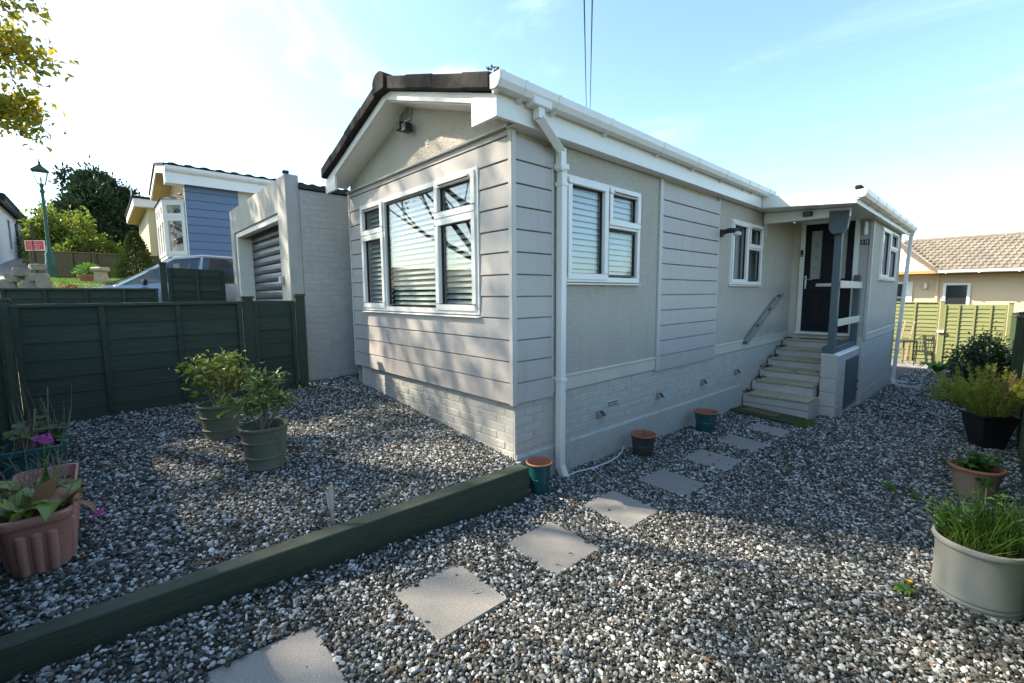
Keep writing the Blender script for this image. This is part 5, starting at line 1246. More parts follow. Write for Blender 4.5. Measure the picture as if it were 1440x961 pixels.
# ================================================================== NEIGHBOURS ON THE LEFT
bb = thing('blue_bungalow', 'blue clad bungalow with white eaves and a white bay window, behind the car', 'bungalow', (-12, 2, 1.2))
BX = -10.2; BY = -.85
body = MB(); body.box(-13.6, BX-.03, BY+.03, 8.0, 1.0, 4.5); bbw = body.build('wall', TAN, bb)
body = MB(); body.box(BX-.029, BX-.012, .245, 8.0, 1.0, 4.3); body.build('wall', SMOOTH, bb)
for i in range(16):
    z1 = 4.30-.187*i; MB().prism([(BX-.03, z1-.183), (BX+.004, z1-.183), (BX+.008, z1-.178), (BX, z1-.006), (BX-.006, z1-.002), (BX-.03, z1-.002)], 'y', BY+.012, .235).build('cladding_plank', BLUEC, bb)
MB().box(BX-.03, BX+.012, BY-.004, BY+.011, 1.0, 4.29).build('corner_trim', CREAMW, bb)
MB().box(BX-.03, BX+.010, .236, .262, 1.0, 4.29).build('corner_trim', SMOOTH, bb)
bax = -11.9; brz = lambda x: 4.985-.21*abs(x-bax)
MB().prism([(-13.6, 4.5), (BX-.03, 4.5), (BX-.03, brz(BX)-.05), (bax, 4.93), (-13.6, brz(-13.6)-.05)], 'y', BY+.031, BY+.12).build('gable_wall', TAN, bb)
MB().prism([(bax, 4.985), (-9.92, brz(-9.92)), (-9.92, brz(-9.92)+.06), (bax, 5.05), (-13.9, brz(-13.9)+.06), (-13.9, brz(-13.9))], 'y', -1.22, 8.2).build('roof', TILE, bb)
broof = bpy.data.objects[[o_.name for o_ in bb.children if o_.name.startswith('roof')][0]]
for k in range(22):
    y = -1.2+k*.30; MB().prism([(y, 4.60), (y+.08, 4.645), (y+.16, 4.655), (y+.24, 4.63), (y+.295, 4.60)], 'x', -10.5, -9.90).build('roof_tile', TILE, broof)
MB().box(-10.03, -10.0, -1.19, 8.0, 4.235, 4.49).build('fascia_board', WHITE, bb, bevel=.003)
g = MB(); g.prism([(-9.998, 4.585), (-9.998, 4.48), (-9.94, 4.475), (-9.90, 4.52), (-9.89, 4.585)], 'y', -1.2, 8.0); gg = g.build('gutter', WHITE, bb)
for y in (-.7, .2, .75, 1.6): MB().prism([(-9.999, 4.59), (-9.999, 4.47), (-9.94, 4.465), (-9.892, 4.515), (-9.882, 4.59)], 'y', y-.02, y+.02).build('gutter_bracket', WHITE, gg)
for sg in (1, -1):
    f = lambda d: (bax+sg*d, brz(bax+sg*d)); a_, b_ = f(0), f(1.87)
    MB().prism([(a_[0], a_[1]-.17), (b_[0], b_[1]-.17), (b_[0], b_[1]-.005), (a_[0], a_[1]-.005)], 'y', -1.195, -1.165).build('bargeboard', WHITE, bb)
    MB().prism([(a_[0], a_[1]-.185), (b_[0], b_[1]-.185), (b_[0], b_[1]-.175), (a_[0], a_[1]-.175)], 'y', -1.164, BY+.03).build('soffit', TAN, bb)
MB().box(-10.32, -9.999, -1.198, BY, 4.225, 4.56).build('eave_box_end', WHITE, bb, bevel=.003)
MB().box(BX-.03, -10.03, BY+.03, 8.0, 4.302, 4.318).build('soffit', WHITE, bb)
# bay window
bay = [(-10.26, BY-.003), (-10.62, -1.22), (-12.1, -1.22), (-12.46, BY-.003)]
bt = MB(); bt.prism(bay, 'z', 2.60, 2.68); bt.prism([(x, y-.03 if y < -1 else y) for x, y in bay], 'z', 3.90, 3.95); bayo = bt.build('bay_window', WHITE, bb)
rf_ = MB(); c = Vector((-11.36, BY, 4.16)); top = [(-10.5, BY-.005, 4.12), (-12.2, BY-.005, 4.12)]
rf_.add([(*q, 3.95) for q in [(-10.22, BY-.003), (-10.60, -1.28), (-12.12, -1.28), (-12.5, BY-.003)]]+top, [(0, 1, 4), (1, 2, 5, 4), (2, 3, 5)]); rf_.build('bay_roof', FELT, bayo)
for (p0, p1) in ((bay[0], bay[1]), (bay[1], bay[2]), (bay[2], bay[3])):
    u = Vector((p1[0]-p0[0], p1[1]-p0[1], 0)); Lw = u.length; u.normalize()
    if p0 == bay[1]: cells_n = 3
    else: cells_n = 1
    n_ = Vector((u.y, -u.x, 0));  n_ = n_ if n_.dot(Vector((.3, -1, 0))) > 0 or p0 == bay[2] else -n_
    uu = -u if Vector((u.x, u.y, 0)).cross(Vector((0, 0, 1))).dot(n_) < 0 else u
    o_ = p0 if uu == u else p1
    M = frame((o_[0], o_[1], 2.68), uu, n_)
    for k in range(cells_n):
        a, c_ = Lw*k/cells_n, Lw*(k+1)/cells_n
        for v0, v1 in ((0, .86), (.862, 1.22)):
            b = MB(); b.M = M; ring(b, a+.004, c_-.004, v0, v1, -.05, .02 if v0 else .018, .085); sa = b.build('window', WHITE, bayo)
            b = MB(); b.M = M; b.box(a+.09, c_-.09, -.025, -.018, v0+.09, v1-.09); b.build('pane', GLASS2, sa)
b = MB(); b.box(-12.2, -10.45, BY-.04, BY-.004, 2.7, 3.9); b.build('room_backing', DARK, bayo)
flw = MB()
for k in range(5): flw.lathe([(.0, 0), (.05, .03), (.0, .09)], (-10.55-.06*(k % 2), -1.0-.02*k, 2.95+.05*k), 8)
flw.build('red_ornament', mat('red_ornament', (.35, .06, .08), .6), bayo)

cb = thing('cream_bungalow', 'yellow cream bungalow with dark flat eaves beyond the blue one', 'bungalow', (-21, 3, 2.6))
MB().box(-25, -20.0, -.85, 8, 2.2, 5.119).build('wall', YCREAM, cb)
MB().box(-25.4, -19.6, -1.30, 8.2, 5.43, 5.50).build('roof', TILE, cb, bevel=.01)
MB().box(-25.3, -19.66, -1.26, 8.1, 5.12, 5.42).build('fascia_board', CREAMW, cb, bevel=.01)
MB().box(-25.2, -19.9, -1.22, -.86, 5.095, 5.119).build('soffit', mat('mustard_soffit', (.42, .34, .10), .8), cb)
for y in (-.6, .5): MB().box(-20.0, -19.92, y, y+.09, 2.3, 5.119).build('downpipe', CREAMW, cb)
w_ = MB(); ring(w_, 0, 0.01, 0, .01, 0, .01, .001)
M = frame((-19.99, .0, 3.6), (0, 1, 0), (1, 0, 0)); b = MB(); b.M = M; ring(b, 0, .4, 0, 1.2, -.02, .03, .06); wq = b.build('window', WHITE, cb)
b = MB(); b.M = M; b.box(.06, .34, 0, .01, .06, 1.14); b.build('pane', GLASS2, wq)
an = thing('tv_antenna', 'small television aerial on a pole above the cream bungalow', 'aerial', (-21.5, -1.2, 5.5))
MB().tube([(-21.5, -1.2, 5.45), (-21.5, -1.2, 6.2)], .02, 6).build('mast', STEEL, an)
b = MB(); b.tube([(-21.9, -1.45, 6.2), (-21.1, -1.15, 6.2)], .012, 5)
for k in range(6): x = -21.85+k*.14; y = -1.43+k*.052; b.tube([(x, y-.12, 6.2), (x, y+.12, 6.2)], .008, 4)
b.build('aerial_rods', STEEL, an)

wbld = thing('white_long_building', 'long low pale building with a row of tall windows at the far left', 'building', (-35, -8, 3.5))
MB().box(-62, -24.0, -9, -5.20, 2.6, 5.55).build('wall', GREYW, wbld)
MB().prism([(-9.2, 5.60), (-4.85, 5.56), (-4.85, 5.72), (-7.2, 6.3), (-9.2, 5.9)], 'x', -62.3, -23.6).build('roof', TILE, wbld)
MB().box(-62.2, -23.7, -5.00, -4.87, 5.42, 5.555).build('gutter', BLACKP, wbld)
MB().tube([(-29.6, -5.05, 5.42), (-29.6, -5.15, 5.2), (-29.6, -5.15, 3)], .06, 6).build('downpipe', BLACKP, wbld)
for k, x in enumerate((-27.2, -31.4, -33.6, -36, -38.6, -41.4, -44.5, -48, -52)):
    M = frame((x+.55, -5.199, 3.75), (-1, 0, 0), (0, 1, 0)); b = MB(); b.M = M; ring(b, 0, 1.1, 0, 1.45, -.02, .04, .08); wq = b.build('window', WHITE, wbld)
    b = MB(); b.M = M; b.box(.08, 1.02, 0, .01, .08, 1.37); b.build('pane', mat('dark_pane', (.03, .035, .04), .08), wq)

# ---- cars
def car(name, label, loc, rotz, paint, plate=False, group=None):
    t = thing(name, label, 'car', loc, group, rot=(0, 0, rotz))
    # x forward; stations: x, half width, sill z, belt z
    st_ = [(-2.05, .66, .42, .70), (-1.98, .78, .30, .92), (-1.5, .86, .22, .97), (-.5, .89, .20, .95), (.6, .89, .20, .93), (1.2, .87, .22, .89), (1.75, .82, .26, .80), (2.02, .70, .34, .66), (2.08, .55, .40, .58)]
    b = MB(); vs = []
    for x, w, z0, z1 in st_: vs += [(x, -w*.92, z0), (x, -w, z0+(z1-z0)*.35), (x, -w*.985, z0+(z1-z0)*.75), (x, -w*.88, z1), (x, -w*.4, z1+.035), (x, w*.4, z1+.035), (x, w*.88, z1), (x, w*.985, z0+(z1-z0)*.75), (x, w, z0+(z1-z0)*.35), (x, w*.92, z0)]
    n = 10
    b.add(vs, [(i*n+k, i*n+(k+1) % n, (i+1)*n+(k+1) % n, (i+1)*n+k) for i in range(len(st_)-1) for k in range(n)]+[tuple(range(n)), tuple(range((len(st_)-1)*n, len(st_)*n))])
    b.build('body', paint, t, smooth=True, local=True)
    # cabin: glass house with painted roof and pillars
    cs = [(-1.92, .72, .93, .955), (-1.25, .80, .95, 1.34), (-.75, .80, .95, 1.43), (.0, .80, .94, 1.455), (.45, .79, .935, 1.40), (1.32, .74, .89, .90)]
    b = MB(); rb_ = MB(); vs = []; rs = []
    for x, w, z0, z1 in cs:
        h = (z1-z0); wt = w-.26*h
        vs += [(x, -w, z0-.02), (x, -wt, z1-.03), (x, wt, z1-.03), (x, w, z0-.02)]
        rs += [(x, -wt-.012, z1-.05), (x, -wt*.92, z1-.005), (x, 0, z1+.02), (x, wt*.92, z1-.005), (x, wt+.012, z1-.05)]
    b.add(vs, [(i*4+k, i*4+k+1, (i+1)*4+k+1, (i+1)*4+k) for i in range(5) for k in range(3)]+[(0, 1, 2, 3), (20, 21, 22, 23)]); b.build('glasshouse', CARGLASS, t, smooth=True, local=True)
    rb_.add(rs[5:25], [(i*5+k, i*5+k+1, (i+1)*5+k+1, (i+1)*5+k) for i in range(3) for k in range(4)]); rb_.build('roof', paint, t, smooth=True, local=True)
    b = MB()
    for sg in (-1, 1):
        edge = [Vector((x, sg*(w-.26*(z1-z0)+.004), z1-.045)) for x, w, z0, z1 in cs]
        b.tube(edge, .030, 6)
        for x, tx in ((.12, .02), (-.82, -.80)): b.tube([(x, sg*.895*.9, .94), (tx, sg*.665, 1.40)], .035, 6)
    b.build('pillar', paint, t, smooth=True, local=True)
    MB().add([(-1.7, -.6, .6), (1.0, -.6, .6), (1.0, .6, .6), (-1.7, .6, .6), (-1.2, -.5, 1.1), (-.4, -.5, 1.1), (-.4, .5, 1.1), (-1.2, .5, 1.1)], [(0, 1, 5, 4), (1, 2, 6, 5), (2, 3, 7, 6), (3, 0, 4, 7), (4, 5, 6, 7)]).build('seats', DARK, t, local=True)
    for x in (-1.28, 1.30):
        for sg in (-1, 1):
            b = MB(); b.M = Matrix.Translation((x, sg*.80, .31)) @ Matrix.Rotation(pi/2, 4, 'X'); b.lathe([(.18, -.10), (.29, -.10), (.315, -.07), (.315, .07), (.29, .10), (.18, .10)], n=24); wh = b.build('wheel', RUBBER, t, smooth=True, local=True)
            b = MB(); b.M = Matrix.Translation((x, sg*.80, .31)) @ Matrix.Rotation(pi/2, 4, 'X'); b.lathe([(.0, -.095), (.05, -.09), (.18, -.092), (.20, -.08), (.20, .08), (.18, .092), (.05, .09), (0, .095)], n=24); b.build('rim', STEEL, wh, smooth=True, local=True)
    for sg in (-1, 1):
        MB().add([(1.72, sg*.80, .70), (2.0, sg*.66, .62), (1.98, sg*.60, .71), (1.70, sg*.68, .80)], [(0, 1, 2, 3)]).build('headlight', LANT, t, local=True)
        b = MB(); b.lathe([(0, -.05), (.06, -.045), (.075, .02), (.05, .05), (0, .055)], (.92, sg*.96, .93), 10, sx=.6, sy=1.2); b.build('mirror', BLACKP, t, smooth=True, local=True)
    b = MB(); b.tube([(1.36, .30, .93), (.95, -.30, 1.09)], .012, 5); b.tube([(1.38, -.30, .92), (1.0, -.78, 1.02)], .012, 5); b.build('wiper', BLACKP, t, local=True)
    if plate: MB().box(2.07, 2.09, -.26, .26, .42, .53).build('number_plate', CARW, t, local=True); MB().box(1.98, 2.085, -.5, .5, .55, .62).build('grille', BLACKP, t, local=True)
    return t
car('parked_car', 'grey blue car parked behind the dark green drive fence', (-8.35, -.95, .965), -pi/2, CARM).scale = (1, 1, 1.06)
car('parked_car', 'white car at the far left edge in front of the pale building', (-30.0, -4.1, 3.60), .25, CARW, True)
car('parked_car', 'dark red car parked in front of the long pale building, its number plate facing us', (-33.4, -4.0, 4.0), .12, CARR, True)
car('parked_car', 'red car farthest along the row by the pale building', (-37.5, -3.9, 4.25), .12, CARR, False)

# ---- street lamp
lp = thing('street_lamp', 'old fashioned teal street lamp with glass lantern on the bank', 'street lamp', (-14.75, -3.37, 2.12))
b = MB(); b.lathe([(.19, 0), (.19, .10), (.15, .13), (.145, .42), (.165, .45), (.165, .50), (.135, .54), (.125, .80), (.10, .84), (.06, .90), (.055, 1.0), (.048, 2.2), (.05, 2.45), (.075, 2.48), (.075, 2.53), (.05, 2.56), (.045, 2.62), (.07, 2.66), (.05, 2.70)], n=20); b.build('post', TEALM, lp, smooth=True, local=True)
b = MB()
def sqring(b, s, z): return [(-s, -s, z), (s, -s, z), (s, s, z), (-s, s, z)]
for i in range(4):
    c0, c1 = sqring(b, .105, 2.70)[i], sqring(b, .20, 3.05)[i]; b.tube([c0, c1], .012, 4)
    for s_, z_ in ((.105, 2.70), (.20, 3.05)): b.tube([sqring(b, s_, z_)[i], sqring(b, s_, z_)[(i+1) % 4]], .012, 4)
b.build('lantern_frame', TEALM, lp, local=True)
b = MB()
for i in range(4): q0, q1 = sqring(b, .10, 2.71), sqring(b, .195, 3.045); b.add([q0[i], q0[(i+1) % 4], q1[(i+1) % 4], q1[i]], [(0, 1, 2, 3)])
b.build('lantern_glass', LANT, lp, local=True)
b = MB(); b.add(sqring(b, .24, 3.05)+sqring(b, .07, 3.19), [(0, 1, 2, 3), (0, 1, 5, 4), (1, 2, 6, 5), (2, 3, 7, 6), (3, 0, 4, 7), (4, 5, 6, 7)]); b.lathe([(.06, 3.18), (.07, 3.21), (.035, 3.25), (.05, 3.29), (.02, 3.32), (.012, 3.38), (0, 3.40)], n=10); b.build('lantern_roof', mat('lamp_roof', (.03, .055, .05), .5), lp, local=True)
MB().lathe([(.02, 2.72), (.03, 2.80), (.025, 2.88), (0, 2.9)], n=10).build('bulb', CREAMW, lp, local=True)

lp.scale = (.72, .72, .955)

# ---- red sign, rocks, pedestal, pots, conifers and shrubs on the bank
sg_ = thing('red_sign', 'small red notice board with white print on a post beside the road', 'sign', (-16.4, -3.8, 2.2))
MB().tube([(-16.47, -3.76, 2.0), (-16.47, -3.76, 3.85)], .03, 6).build('post', mat('dark_post', (.05, .04, .035), .8), sg_)
us_ = Vector((.66, .75, 0)).normalized(); ns_ = Vector((.75, -.66, 0)).normalized()
M = frame((-16.64, -3.90, 3.08), us_, ns_)
b = MB(); b.M = M; b.box(0, .54, .04, .055, 0, .27); bd = b.build('board', REDS, sg_)
b = MB(); b.M = M; ring(b, -.008, .548, -.008, .278, .038, .060, .016); b.build('border', CREAMW, bd)
b = MB(); b.M = M
rg = random.Random(2)
for row, (z, x0, x1) in enumerate(((.205, .14, .36), (.150, .05, .50), (.095, .10, .42), (.045, .16, .40))):
    x = x0
    while x < x1: w = rg.uniform(.012, .03); b.box(x, x+w, .0555, .058, z, z+.026); x += w+.010
b.build('printed_lines', mat('faded_print', (.62, .30, .32), .6), bd)
rk = random.Random(8)
ro_n = 0
def rock(c, s, seed):
    rng = np.random.default_rng(seed); bm = bmesh.new(); bmesh.ops.create_icosphere(bm, subdivisions=2, radius=1.)
    for v_ in bm.verts:
        q = Vector(v_.co); q = Vector((max(-.66, min(.66, q.x))*1.3, max(-.66, min(.66, q.y))*1.3, max(-.5, min(.5, q.z))*1.75))
        k = 1+.09*rng.normal(); v_.co = Vector((q.x*s[0]*k, q.y*s[1]*k, q.z*s[2]*(1+.07*rng.normal())))
    me = bpy.data.meshes.new('rock'); bm.to_mesh(me); bm.free(); me.materials.append(ROCK)
    return put(me, 'rock', None, c, rot=(0, 0, rng.uniform(0, 3)))
RK = [((-11.80, -3.90, 1.98), (.15, .15, .13), 'pale brown rock at the bottom left of the stone stack'), ((-11.62, -3.55, 1.97), (.17, .17, .13), 'broad rock at the bottom middle of the stone stack'), ((-11.45, -3.33, 1.98), (.13, .15, .12), 'rock at the bottom right of the stone stack'),
      ((-11.75, -3.76, 2.13), (.16, .15, .10), 'flat rock on the left in the middle layer of the stone stack'), ((-11.55, -3.42, 2.14), (.19, .15, .10), 'long flat rock on the right in the middle layer of the stone stack'), ((-11.66, -3.62, 2.26), (.19, .16, .10), 'dark grey rock near the top of the stone stack'), ((-11.55, -3.40, 2.36), (.15, .12, .075), 'topmost rock of the stone stack by the lamp post')]
for i, (c, s, lb) in enumerate(RK): tag(rock(c, s, i+3), lb, 'rock', 'stacked rocks beside the road')
pd = thing('stone_pedestal', 'pale sandstone pedestal with a wide flat top behind the car bonnet', 'ornament', (-12.42, -2.40, 1.95))
MB().prism([(-.125, 0), (.125, 0), (.085, .38), (-.085, .38)], 'y', -.10, .10).build('base', SAND, pd, bevel=.01, local=True)
MB().box(-.15, .15, -.14, .14, .381, .49).build('top', SAND, pd, bevel=.03, local=True)
for o_ in pd.children: o_.rotation_euler = (0, 0, .75)
pp = pot('terracotta_pot', 'terracotta pot with a small palm beside the sandstone pedestal', 'pot', (-13.0, -2.62, 2.0), [(.14, 0), (.21, .22), (.225, .225), (.225, .27), (.20, .27), (.17, .2)], TERRA, soil=(.18, .21), n=20)
rng = np.random.default_rng(9); C = []; D = []
for k in range(420): a = rng.uniform(0, 2*pi); el = rng.uniform(.1, 1.4); r_ = rng.uniform(.05, .22); C.append((cos(a)*cos(el)*r_, sin(a)*cos(el)*r_, .28+sin(el)*r_)); D.append((cos(a)*cos(el)+rng.normal()*.2, sin(a)*cos(el)+rng.normal()*.2, sin(el)+rng.normal()*.2))
stuff(put(leafmesh('palm_leaves', FERNL, C, D, .15, .02, 3, droop=.25), 'palm_leaves', pp, local=True)); MB().tube([(0, 0, .2), (0, 0, .42)], .03, 6).build('stem', BARK, pp, local=True)
fp = thing('red_flower_pot', 'small orange red flowers peeping over the dark fence by the bonnet', 'flowers', (-10.6, -2.95, 1.55))
MB().lathe([(.10, 0), (.14, .24), (.12, .24), (.0, .2)], n=16).build('pot_wall', TERRA, fp, smooth=True, local=True); rngq = random.Random(1)
b = MB()
for k in range(40): q = Vector((rngq.uniform(-.13, .13), rngq.uniform(-.13, .13), .30+rngq.uniform(0, .12))); b.add([q, q+Vector((.05, 0, .01)), q+Vector((.05, .04, .02)), q+Vector((0, .05, .01))], [(0, 1, 2, 3)])
b.build('flower_head', mat('orange_flower', (.45, .10, .02), .6, trans=.2), fp, local=True)
CONL = leafmat('conifer_needles', (.016, .036, .012), (.055, .085, .025), (.075, .075, .03), rough=.6, trans=.12)
cn = thing('small_conifer', 'small dark pointed conifer in front of the hillside fence by the blue bungalow', 'conifer', (-15.85, -1.53, 2.2))
rng = np.random.default_rng(4); n = 5200; h = rng.uniform(0, 1, n)**1.3; a = rng.uniform(0, 2*pi, n); R_ = (.52*(1-h)**.8+.03)*(1+.12*np.sin(a*5+h*9))*rng.uniform(.6, 1.08, n)
P = np.stack([R_*np.cos(a), R_*np.sin(a), .05+h*1.45], 1); D = np.stack([np.cos(a), np.sin(a), rng.uniform(.3, 1.5, n)], 1)
stuff(put(leafmesh('crown', leafmat('conifer_green', (.020, .048, .012), (.075, .11, .025), rough=.6, trans=.15), P, D, .10, .03, 5), 'crown', cn, local=True)); MB().tube([(0, 0, -.2), (0, 0, 1.3)], [.05, .01], 6).build('trunk', BARK, cn, local=True)
big = thing('conifer_tree', 'big dark rounded conifer rising behind the hillside shrubs', 'conifer', (-36.3, -2.4, 3.3))
rg = random.Random(12); blobs = []
for k in range(46):
    a = rg.uniform(0, 2*pi); hh = rg.random(); R_ = 2.75*sin(pi*min(1, .22+hh*.78))**.75*rg.uniform(.45, 1.0)
    blobs.append((cos(a)*R_, sin(a)*R_, 1.0+hh*4.6, .75, .75, .9))
blobs += [(-.9, -.3, 5.5, .45, .45, .8), (.5, .9, 5.4, .4, .4, .7), (-.4, -1.1, 5.6, .4, .4, .8), (-.2, .3, 5.3, .6, .6, .7), (.2, 1.9, 4.7, .5, .5, .6)]
P, D = blob_leaves(blobs, 26000, 3, .45); D[:, 2] += .7
stuff(put(leafmesh('crown', CONL, P, D, .34*np.random.default_rng(1).uniform(.6, 1.3, len(P)), .12, 6), 'crown', big, local=True))
b = MB(); b.tube([(0, 0, -.5), (.05, 0, 2), (0, .05, 5)], [.3, .22, .05], 8)
for q in blobs[:14]: b.tube([(0, 0, max(.4, q[2]-1)), q[:3]], [.07, .02], 5)
b.build('trunk', BARK, big, local=True)
YGL = leafmat('yellow_green_leaf', (.075, .14, .02), (.24, .29, .045), (.36, .30, .06), rough=.45, trans=.4)
MGL = leafmat('mid_green_leaf', (.05, .10, .018), (.16, .22, .04), (.20, .12, .05), rough=.45, trans=.35)
def hshrub(label, loc, ext, n, L, mt, seed, k=9):
    rg_ = random.Random(seed); bl = []
    for i in range(k): bl.append((loc[0]+rg_.uniform(-1, 1)*ext[0], loc[1]+rg_.uniform(-1, 1)*ext[1], loc[2]+ext[2]*(.25+.6*rg_.random()), ext[0]*.5, ext[1]*.42, ext[2]*.32))
    return bush('shrub', label, 'shrub', loc, bl, n, L, L*.55, mt, seed, group='shrubs behind the hillside fence', trunk=.04)
hshrub('tall yellow green shrub behind the lamp post', (-22.5, -3.5, 2.5), (.8, .8, 2.35), 5200, .15, YGL, 51, 12)
hshrub('sparse yellowing shrub at the left of the lamp post', (-23.6, -4.15, 2.7), (.45, .35, 1.7), 520, .13, YGL, 52, 8)
hshrub('bright yellow green shrub between lamp post and conifer', (-21.5, -2.6, 2.5), (.9, .8, 1.5), 4600, .14, YGL, 53, 10)
hshrub('mid green rounded shrub below the dark conifer', (-21.5, -1.8, 2.5), (.9, .7, 1.05), 4600, .13, MGL, 54, 9)
hshrub('mid green shrub beside the cream bungalow', (-21.4, -1.2, 2.5), (.6, .35, .8), 2300, .13, MGL, 55, 8)

# grass on the lawn strip
rng = np.random.default_rng(6); n = 5000; X = rng.uniform(-14.6, -11.3, n); Y = rng.uniform(-3.8, -1.2, n)
Z = np.array([hg(x, y)+.025 for x in X for y in (0,)])
stuff(put(leafmesh('grass', GRASSL, np.stack([X, Y, Z], 1), np.stack([rng.normal(0, .4, n), rng.normal(0, .4, n), np.ones(n)], 1), .07, .012, 7), 'grass'))

# ================================================================== overhead wires
for off, lb in ((0, 'left one of two thin overhead cables crossing the sky'), (.075, 'right one of two thin overhead cables crossing the sky')):
    pts = []
    for k in range(9):
        t_ = k/8; x = 1.1+(-14.5-1.1)*t_; y = -.55+(19.5+.55)*t_; z = 4.3+6.6*t_-1.0*4*t_*(1-t_)*.2
        pts.append((x+off*(1+.6*t_)*.8, y+off*(1+.6*t_)*.8, z))
    tag(MB().tube(pts, .009, 5).build('overhead_cable', WIRE), lb, 'cable', 'overhead cables')

# ================================================================== BUNGALOW BEYOND THE BACK FENCE
pbg = thing('peach_bungalow', 'peach rendered bungalow with pale brown tiled roof behind the back fence', 'bungalow', (3, 24, -.9))
MB().box(-4.0, 14, 22.65, 30, -1.2, 2.52).build('wall', PEACH, pbg)
MB().prism([(-2.6, 2.52), (.97, 2.52), (.97, 2.55), (-.62, 4.15), (-2.6, 3.0)], 'y', 22.50, 22.64).build('gable_wall', CREAMW, pbg)
MB().prism([(-2.6, 2.40), (.95, 2.40), (.95, 2.519), (-2.6, 2.519)], 'y', 21.95, 22.499).build('soffit', mat('soffit_orange_reflection', (.55, .32, .12), .8), pbg)  # orange light reflected onto this soffit is put into its colour
MB().prism([(-.9, 4.43), (1.02, 2.50), (1.02, 2.36), (-.9, 4.13)], 'y', 21.90, 21.96).build('bargeboard', mat('brown_barge', (.17, .135, .11), .7), pbg)
rfp = MB().add([(-.62, 22.0, 4.05), (1.0, 21.97, 2.50), (14, 21.97, 2.50), (14, 25.2, 3.93), (-.42, 25.2, 3.93)], [(0, 1, 2, 3, 4)]).build('roof', ROOFT, pbg)
# double roman tiles, each its own piece, rows lapped
def tile_me():
    b = MB(); n = 6; w = .205; L_ = .36
    pr = [(w*k/n, .045*abs(sin(pi*2*(k/n)))**1.0 if k/n < .5 else .012) for k in range(n+1)]
    pr = [(w*k/n, .030*max(0, sin(2*pi*k/n))+.004) for k in range(n+1)]
    vs = [(x, 0, z+.034) for x, z in pr]+[(x, L_, z) for x, z in pr]+[(x, 0, -.015) for x, z in pr]
    b.add(vs, [(k, k+1, n+1+k+1, n+1+k) for k in range(n)]+[(k+1, k, 2*n+2+k, 2*n+3+k) for k in range(n)]); return b.mesh('roof_tile', ROOFT)
tm = tile_me(); sl = atan2(3.93-2.50, 25.2-21.97); nrow = 11; rl_len = sqrt((3.93-2.50)**2+(25.2-21.97)**2); dr = rl_len/nrow
cnt = 0
for r in range(nrow):
    s0 = r*dr; yv = 21.93+s0*cos(sl); zv = 2.515+s0*sin(sl)
    xs_ = 1.0 - (zv-2.5)/1.43*1.42
    x = xs_ + .02
    while x < 4.3 and cnt < 298:
        put(tm, 'roof_tile', rfp, (x, yv, zv), rot=(sl, 0, 0), scale=(1, dr*1.12/.36, 1)); x += .205; cnt += 1
b = MB()
for k in range(28): b.tube([(-.45+k*.45, 25.2, 3.96), (-.45+k*.45+.44, 25.2, 3.96)], .11, 10)
b.build('ridge_cap', ROOFT, rfp)
b = MB(); b.prism([(21.86, 2.51), (21.86, 2.42), (21.92, 2.39), (21.97, 2.42), (21.97, 2.51)], 'x', 1.0, 14); gq = b.build('gutter', CREAMW, pbg)
for x in (1.2, 2.1, 3.1, 4.2): MB().box(x, x+.05, 21.85, 21.975, 2.38, 2.515).build('gutter_bracket', CREAMW, gq)
MB().box(1.02, 14, 21.98, 22.64, 2.34, 2.40).build('soffit', mat('dark_soffit', (.10, .06, .03), .8), pbg)
def bwin(x0, x1, z0, z1, inner=None):
    M = frame((x0, 22.649, z0), (1, 0, 0), (0, -1, 0)); b = MB(); b.M = M; ring(b, 0, x1-x0, 0, z1-z0, -.02, .05, .09); wq = b.build('window', WHITE, pbg)
    b = MB(); b.M = M; b.box(.09, x1-x0-.09, .0, .012, .09, z1-z0-.09); b.build('pane', MATS['dark_pane'], wq); return wq
bwin(1.14, 1.92, .1, 2.02); bwin(-.75, .12, .3, 2.1)
MB().box(.12, .22, 22.60, 22.6495, -.5, 2.12).build('downpipe', CREAMW, pbg); MB().box(.92, 1.0, 22.58, 22.6495, -.9, 2.38).build('downpipe', PEACH, pbg)
bl_ = thing('wall_lantern', 'small white wall lamp on the peach bungalow left of its window', 'wall lamp', (.62, 22.3, 1.9))
MB().box(.585, .66, 22.60, 22.649, 1.78, 2.05).build('back_plate', BLACKP, bl_); MB().lathe([(.05, 1.80), (.055, 1.82), (.055, 2.02), (.03, 2.05)], (.62, 22.56, 0), 12).build('lens', CREAMW, bl_, smooth=True)

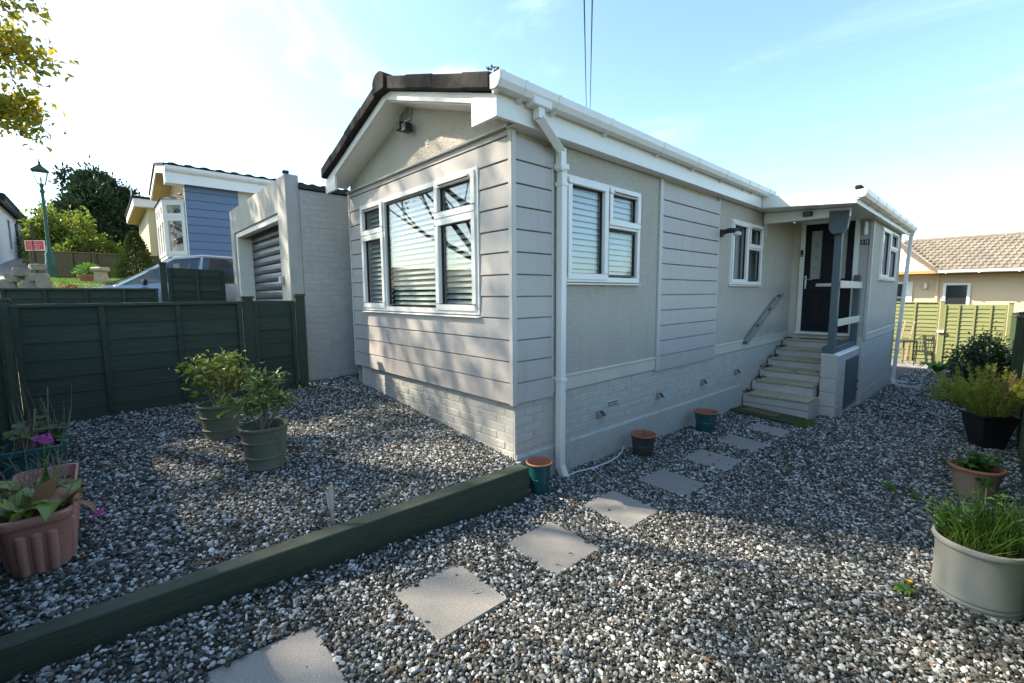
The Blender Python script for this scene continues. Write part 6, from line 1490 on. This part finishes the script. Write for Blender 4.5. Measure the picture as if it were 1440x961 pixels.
# ================================================================== TREES (the big one stands out of frame on the left and dapples the home)
BLEAF = leafmat('autumn_tree_leaf', (.18, .19, .02), (.50, .42, .04), (.58, .40, .04), rough=.5, trans=.55)
def tree(label, loc, h, lean, seed, nleaf, L, mt, cat='tree', depth=3, r0=.22, first=.35, spread=.75, extra=(), group=None, stand=.8, k0=2):
    t = thing('tree', label, cat, loc, group); rg_ = random.Random(seed); b = MB(); tips = []; etips = []
    base = Vector(loc); p = [base+Vector((0, 0, -.3))]; rs = [r0*1.25]
    for k in range(1, 6): p.append(base+Vector((lean[0]*k/5+rg_.uniform(-.1, .1), lean[1]*k/5+rg_.uniform(-.1, .1), h*.62*k/5))); rs.append(r0*(1-.14*k))
    b.tube(p, rs, 9)
    for k in range(k0, 6):
        for _ in range(4 if k < 5 else 5):
            a = rg_.uniform(0, 2*pi); d = Vector((cos(a), sin(a), rg_.uniform(.25, .95)))
            limb_tree(b, p[k], d, h*rg_.uniform(.26, .40), rs[k]*.5, depth-1, rg_, tips, spread)
    for e in extra:
        pts = [Vector(q) for q in e]; b.tube(pts, [.05-.04*i/(len(pts)-1) for i in range(len(pts))], 5)
        e0 = len(tips)
        for i in range(len(pts)-1):
            for _ in range(4):
                q = pts[i].lerp(pts[i+1], rg_.random()); d = Vector((rg_.uniform(-.6, 1), rg_.uniform(-.2, 1), rg_.uniform(-.5, .7)))
                limb_tree(b, q, d, .6, .014, 1, rg_, tips, .8, 4)
        etips += tips[e0:]
    b.build('trunk', BARK, t)
    rng = np.random.default_rng(seed); T = np.array(tips); k = rng.integers(0, len(T), nleaf)
    P = T[k]+rng.normal(0, stand*.30, (nleaf, 3))*[1, 1, .7]; D = rng.normal(size=(nleaf, 3)); D[:, 2] -= .3
    if etips:
        ne = 800; TE = np.array(etips); PE = TE[rng.integers(0, len(TE), ne)]+rng.normal(0, .10, (ne, 3)); P = np.concatenate([P, PE]); D = np.concatenate([D, rng.normal(size=(ne, 3))])
    Ls = L*rng.uniform(.6, 1.25, len(P)); Ls[nleaf:] *= .62
    stuff(put(leafmesh('crown', mt, P, D, Ls, Ls*.55, seed), 'crown', t)); return t
tree('tall autumn tree whose yellow green branches reach in at the top left', (-11.0, -9.0, 1.0), 14.5, (.6, .6), 5, 34000, .16, BLEAF, stand=.46, depth=4, r0=.30, k0=1,
     extra=(((-10.6, -8.0, 6.6), (-11.2, -5.6, 6.9), (-11.0, -4.5, 6.6), (-10.7, -3.95, 6.3), (-10.3, -3.50, 6.4)), ((-10.6, -8.0, 8.2), (-11.0, -5.8, 8.1), (-10.9, -4.7, 7.6), (-10.6, -4.1, 7.2), (-10.4, -3.72, 6.9)),
            ((-11.0, -5.6, 6.9), (-11.2, -4.8, 5.9), (-11.0, -4.2, 5.4), (-10.7, -3.62, 5.0)), ((-11.0, -5.0, 6.6), (-11.0, -4.5, 5.6), (-10.9, -4.05, 5.2), (-10.6, -3.66, 4.95))))
for i, (x, y, hgt, lb) in enumerate(((-3.5, -13.5, 8.5, 'tall tree behind the camera, left'), (4.5, -15, 9.5, 'tall tree behind the camera'), (12, -12, 8, 'tree behind the camera, right'), (-7.5, -17, 10, 'tall tree far behind the camera'))):
    tree(['tree standing beyond the front fence, outside the picture', 'round tree standing in the road verge behind the camera', 'tree at the right behind the side fence and the camera', 'distant tree beyond the road behind the camera'][i], (x, y, hg(x, y)), hgt, (.2, .1), 70+i, 4500, .22, MGL, depth=3, r0=.2, stand=1.2)
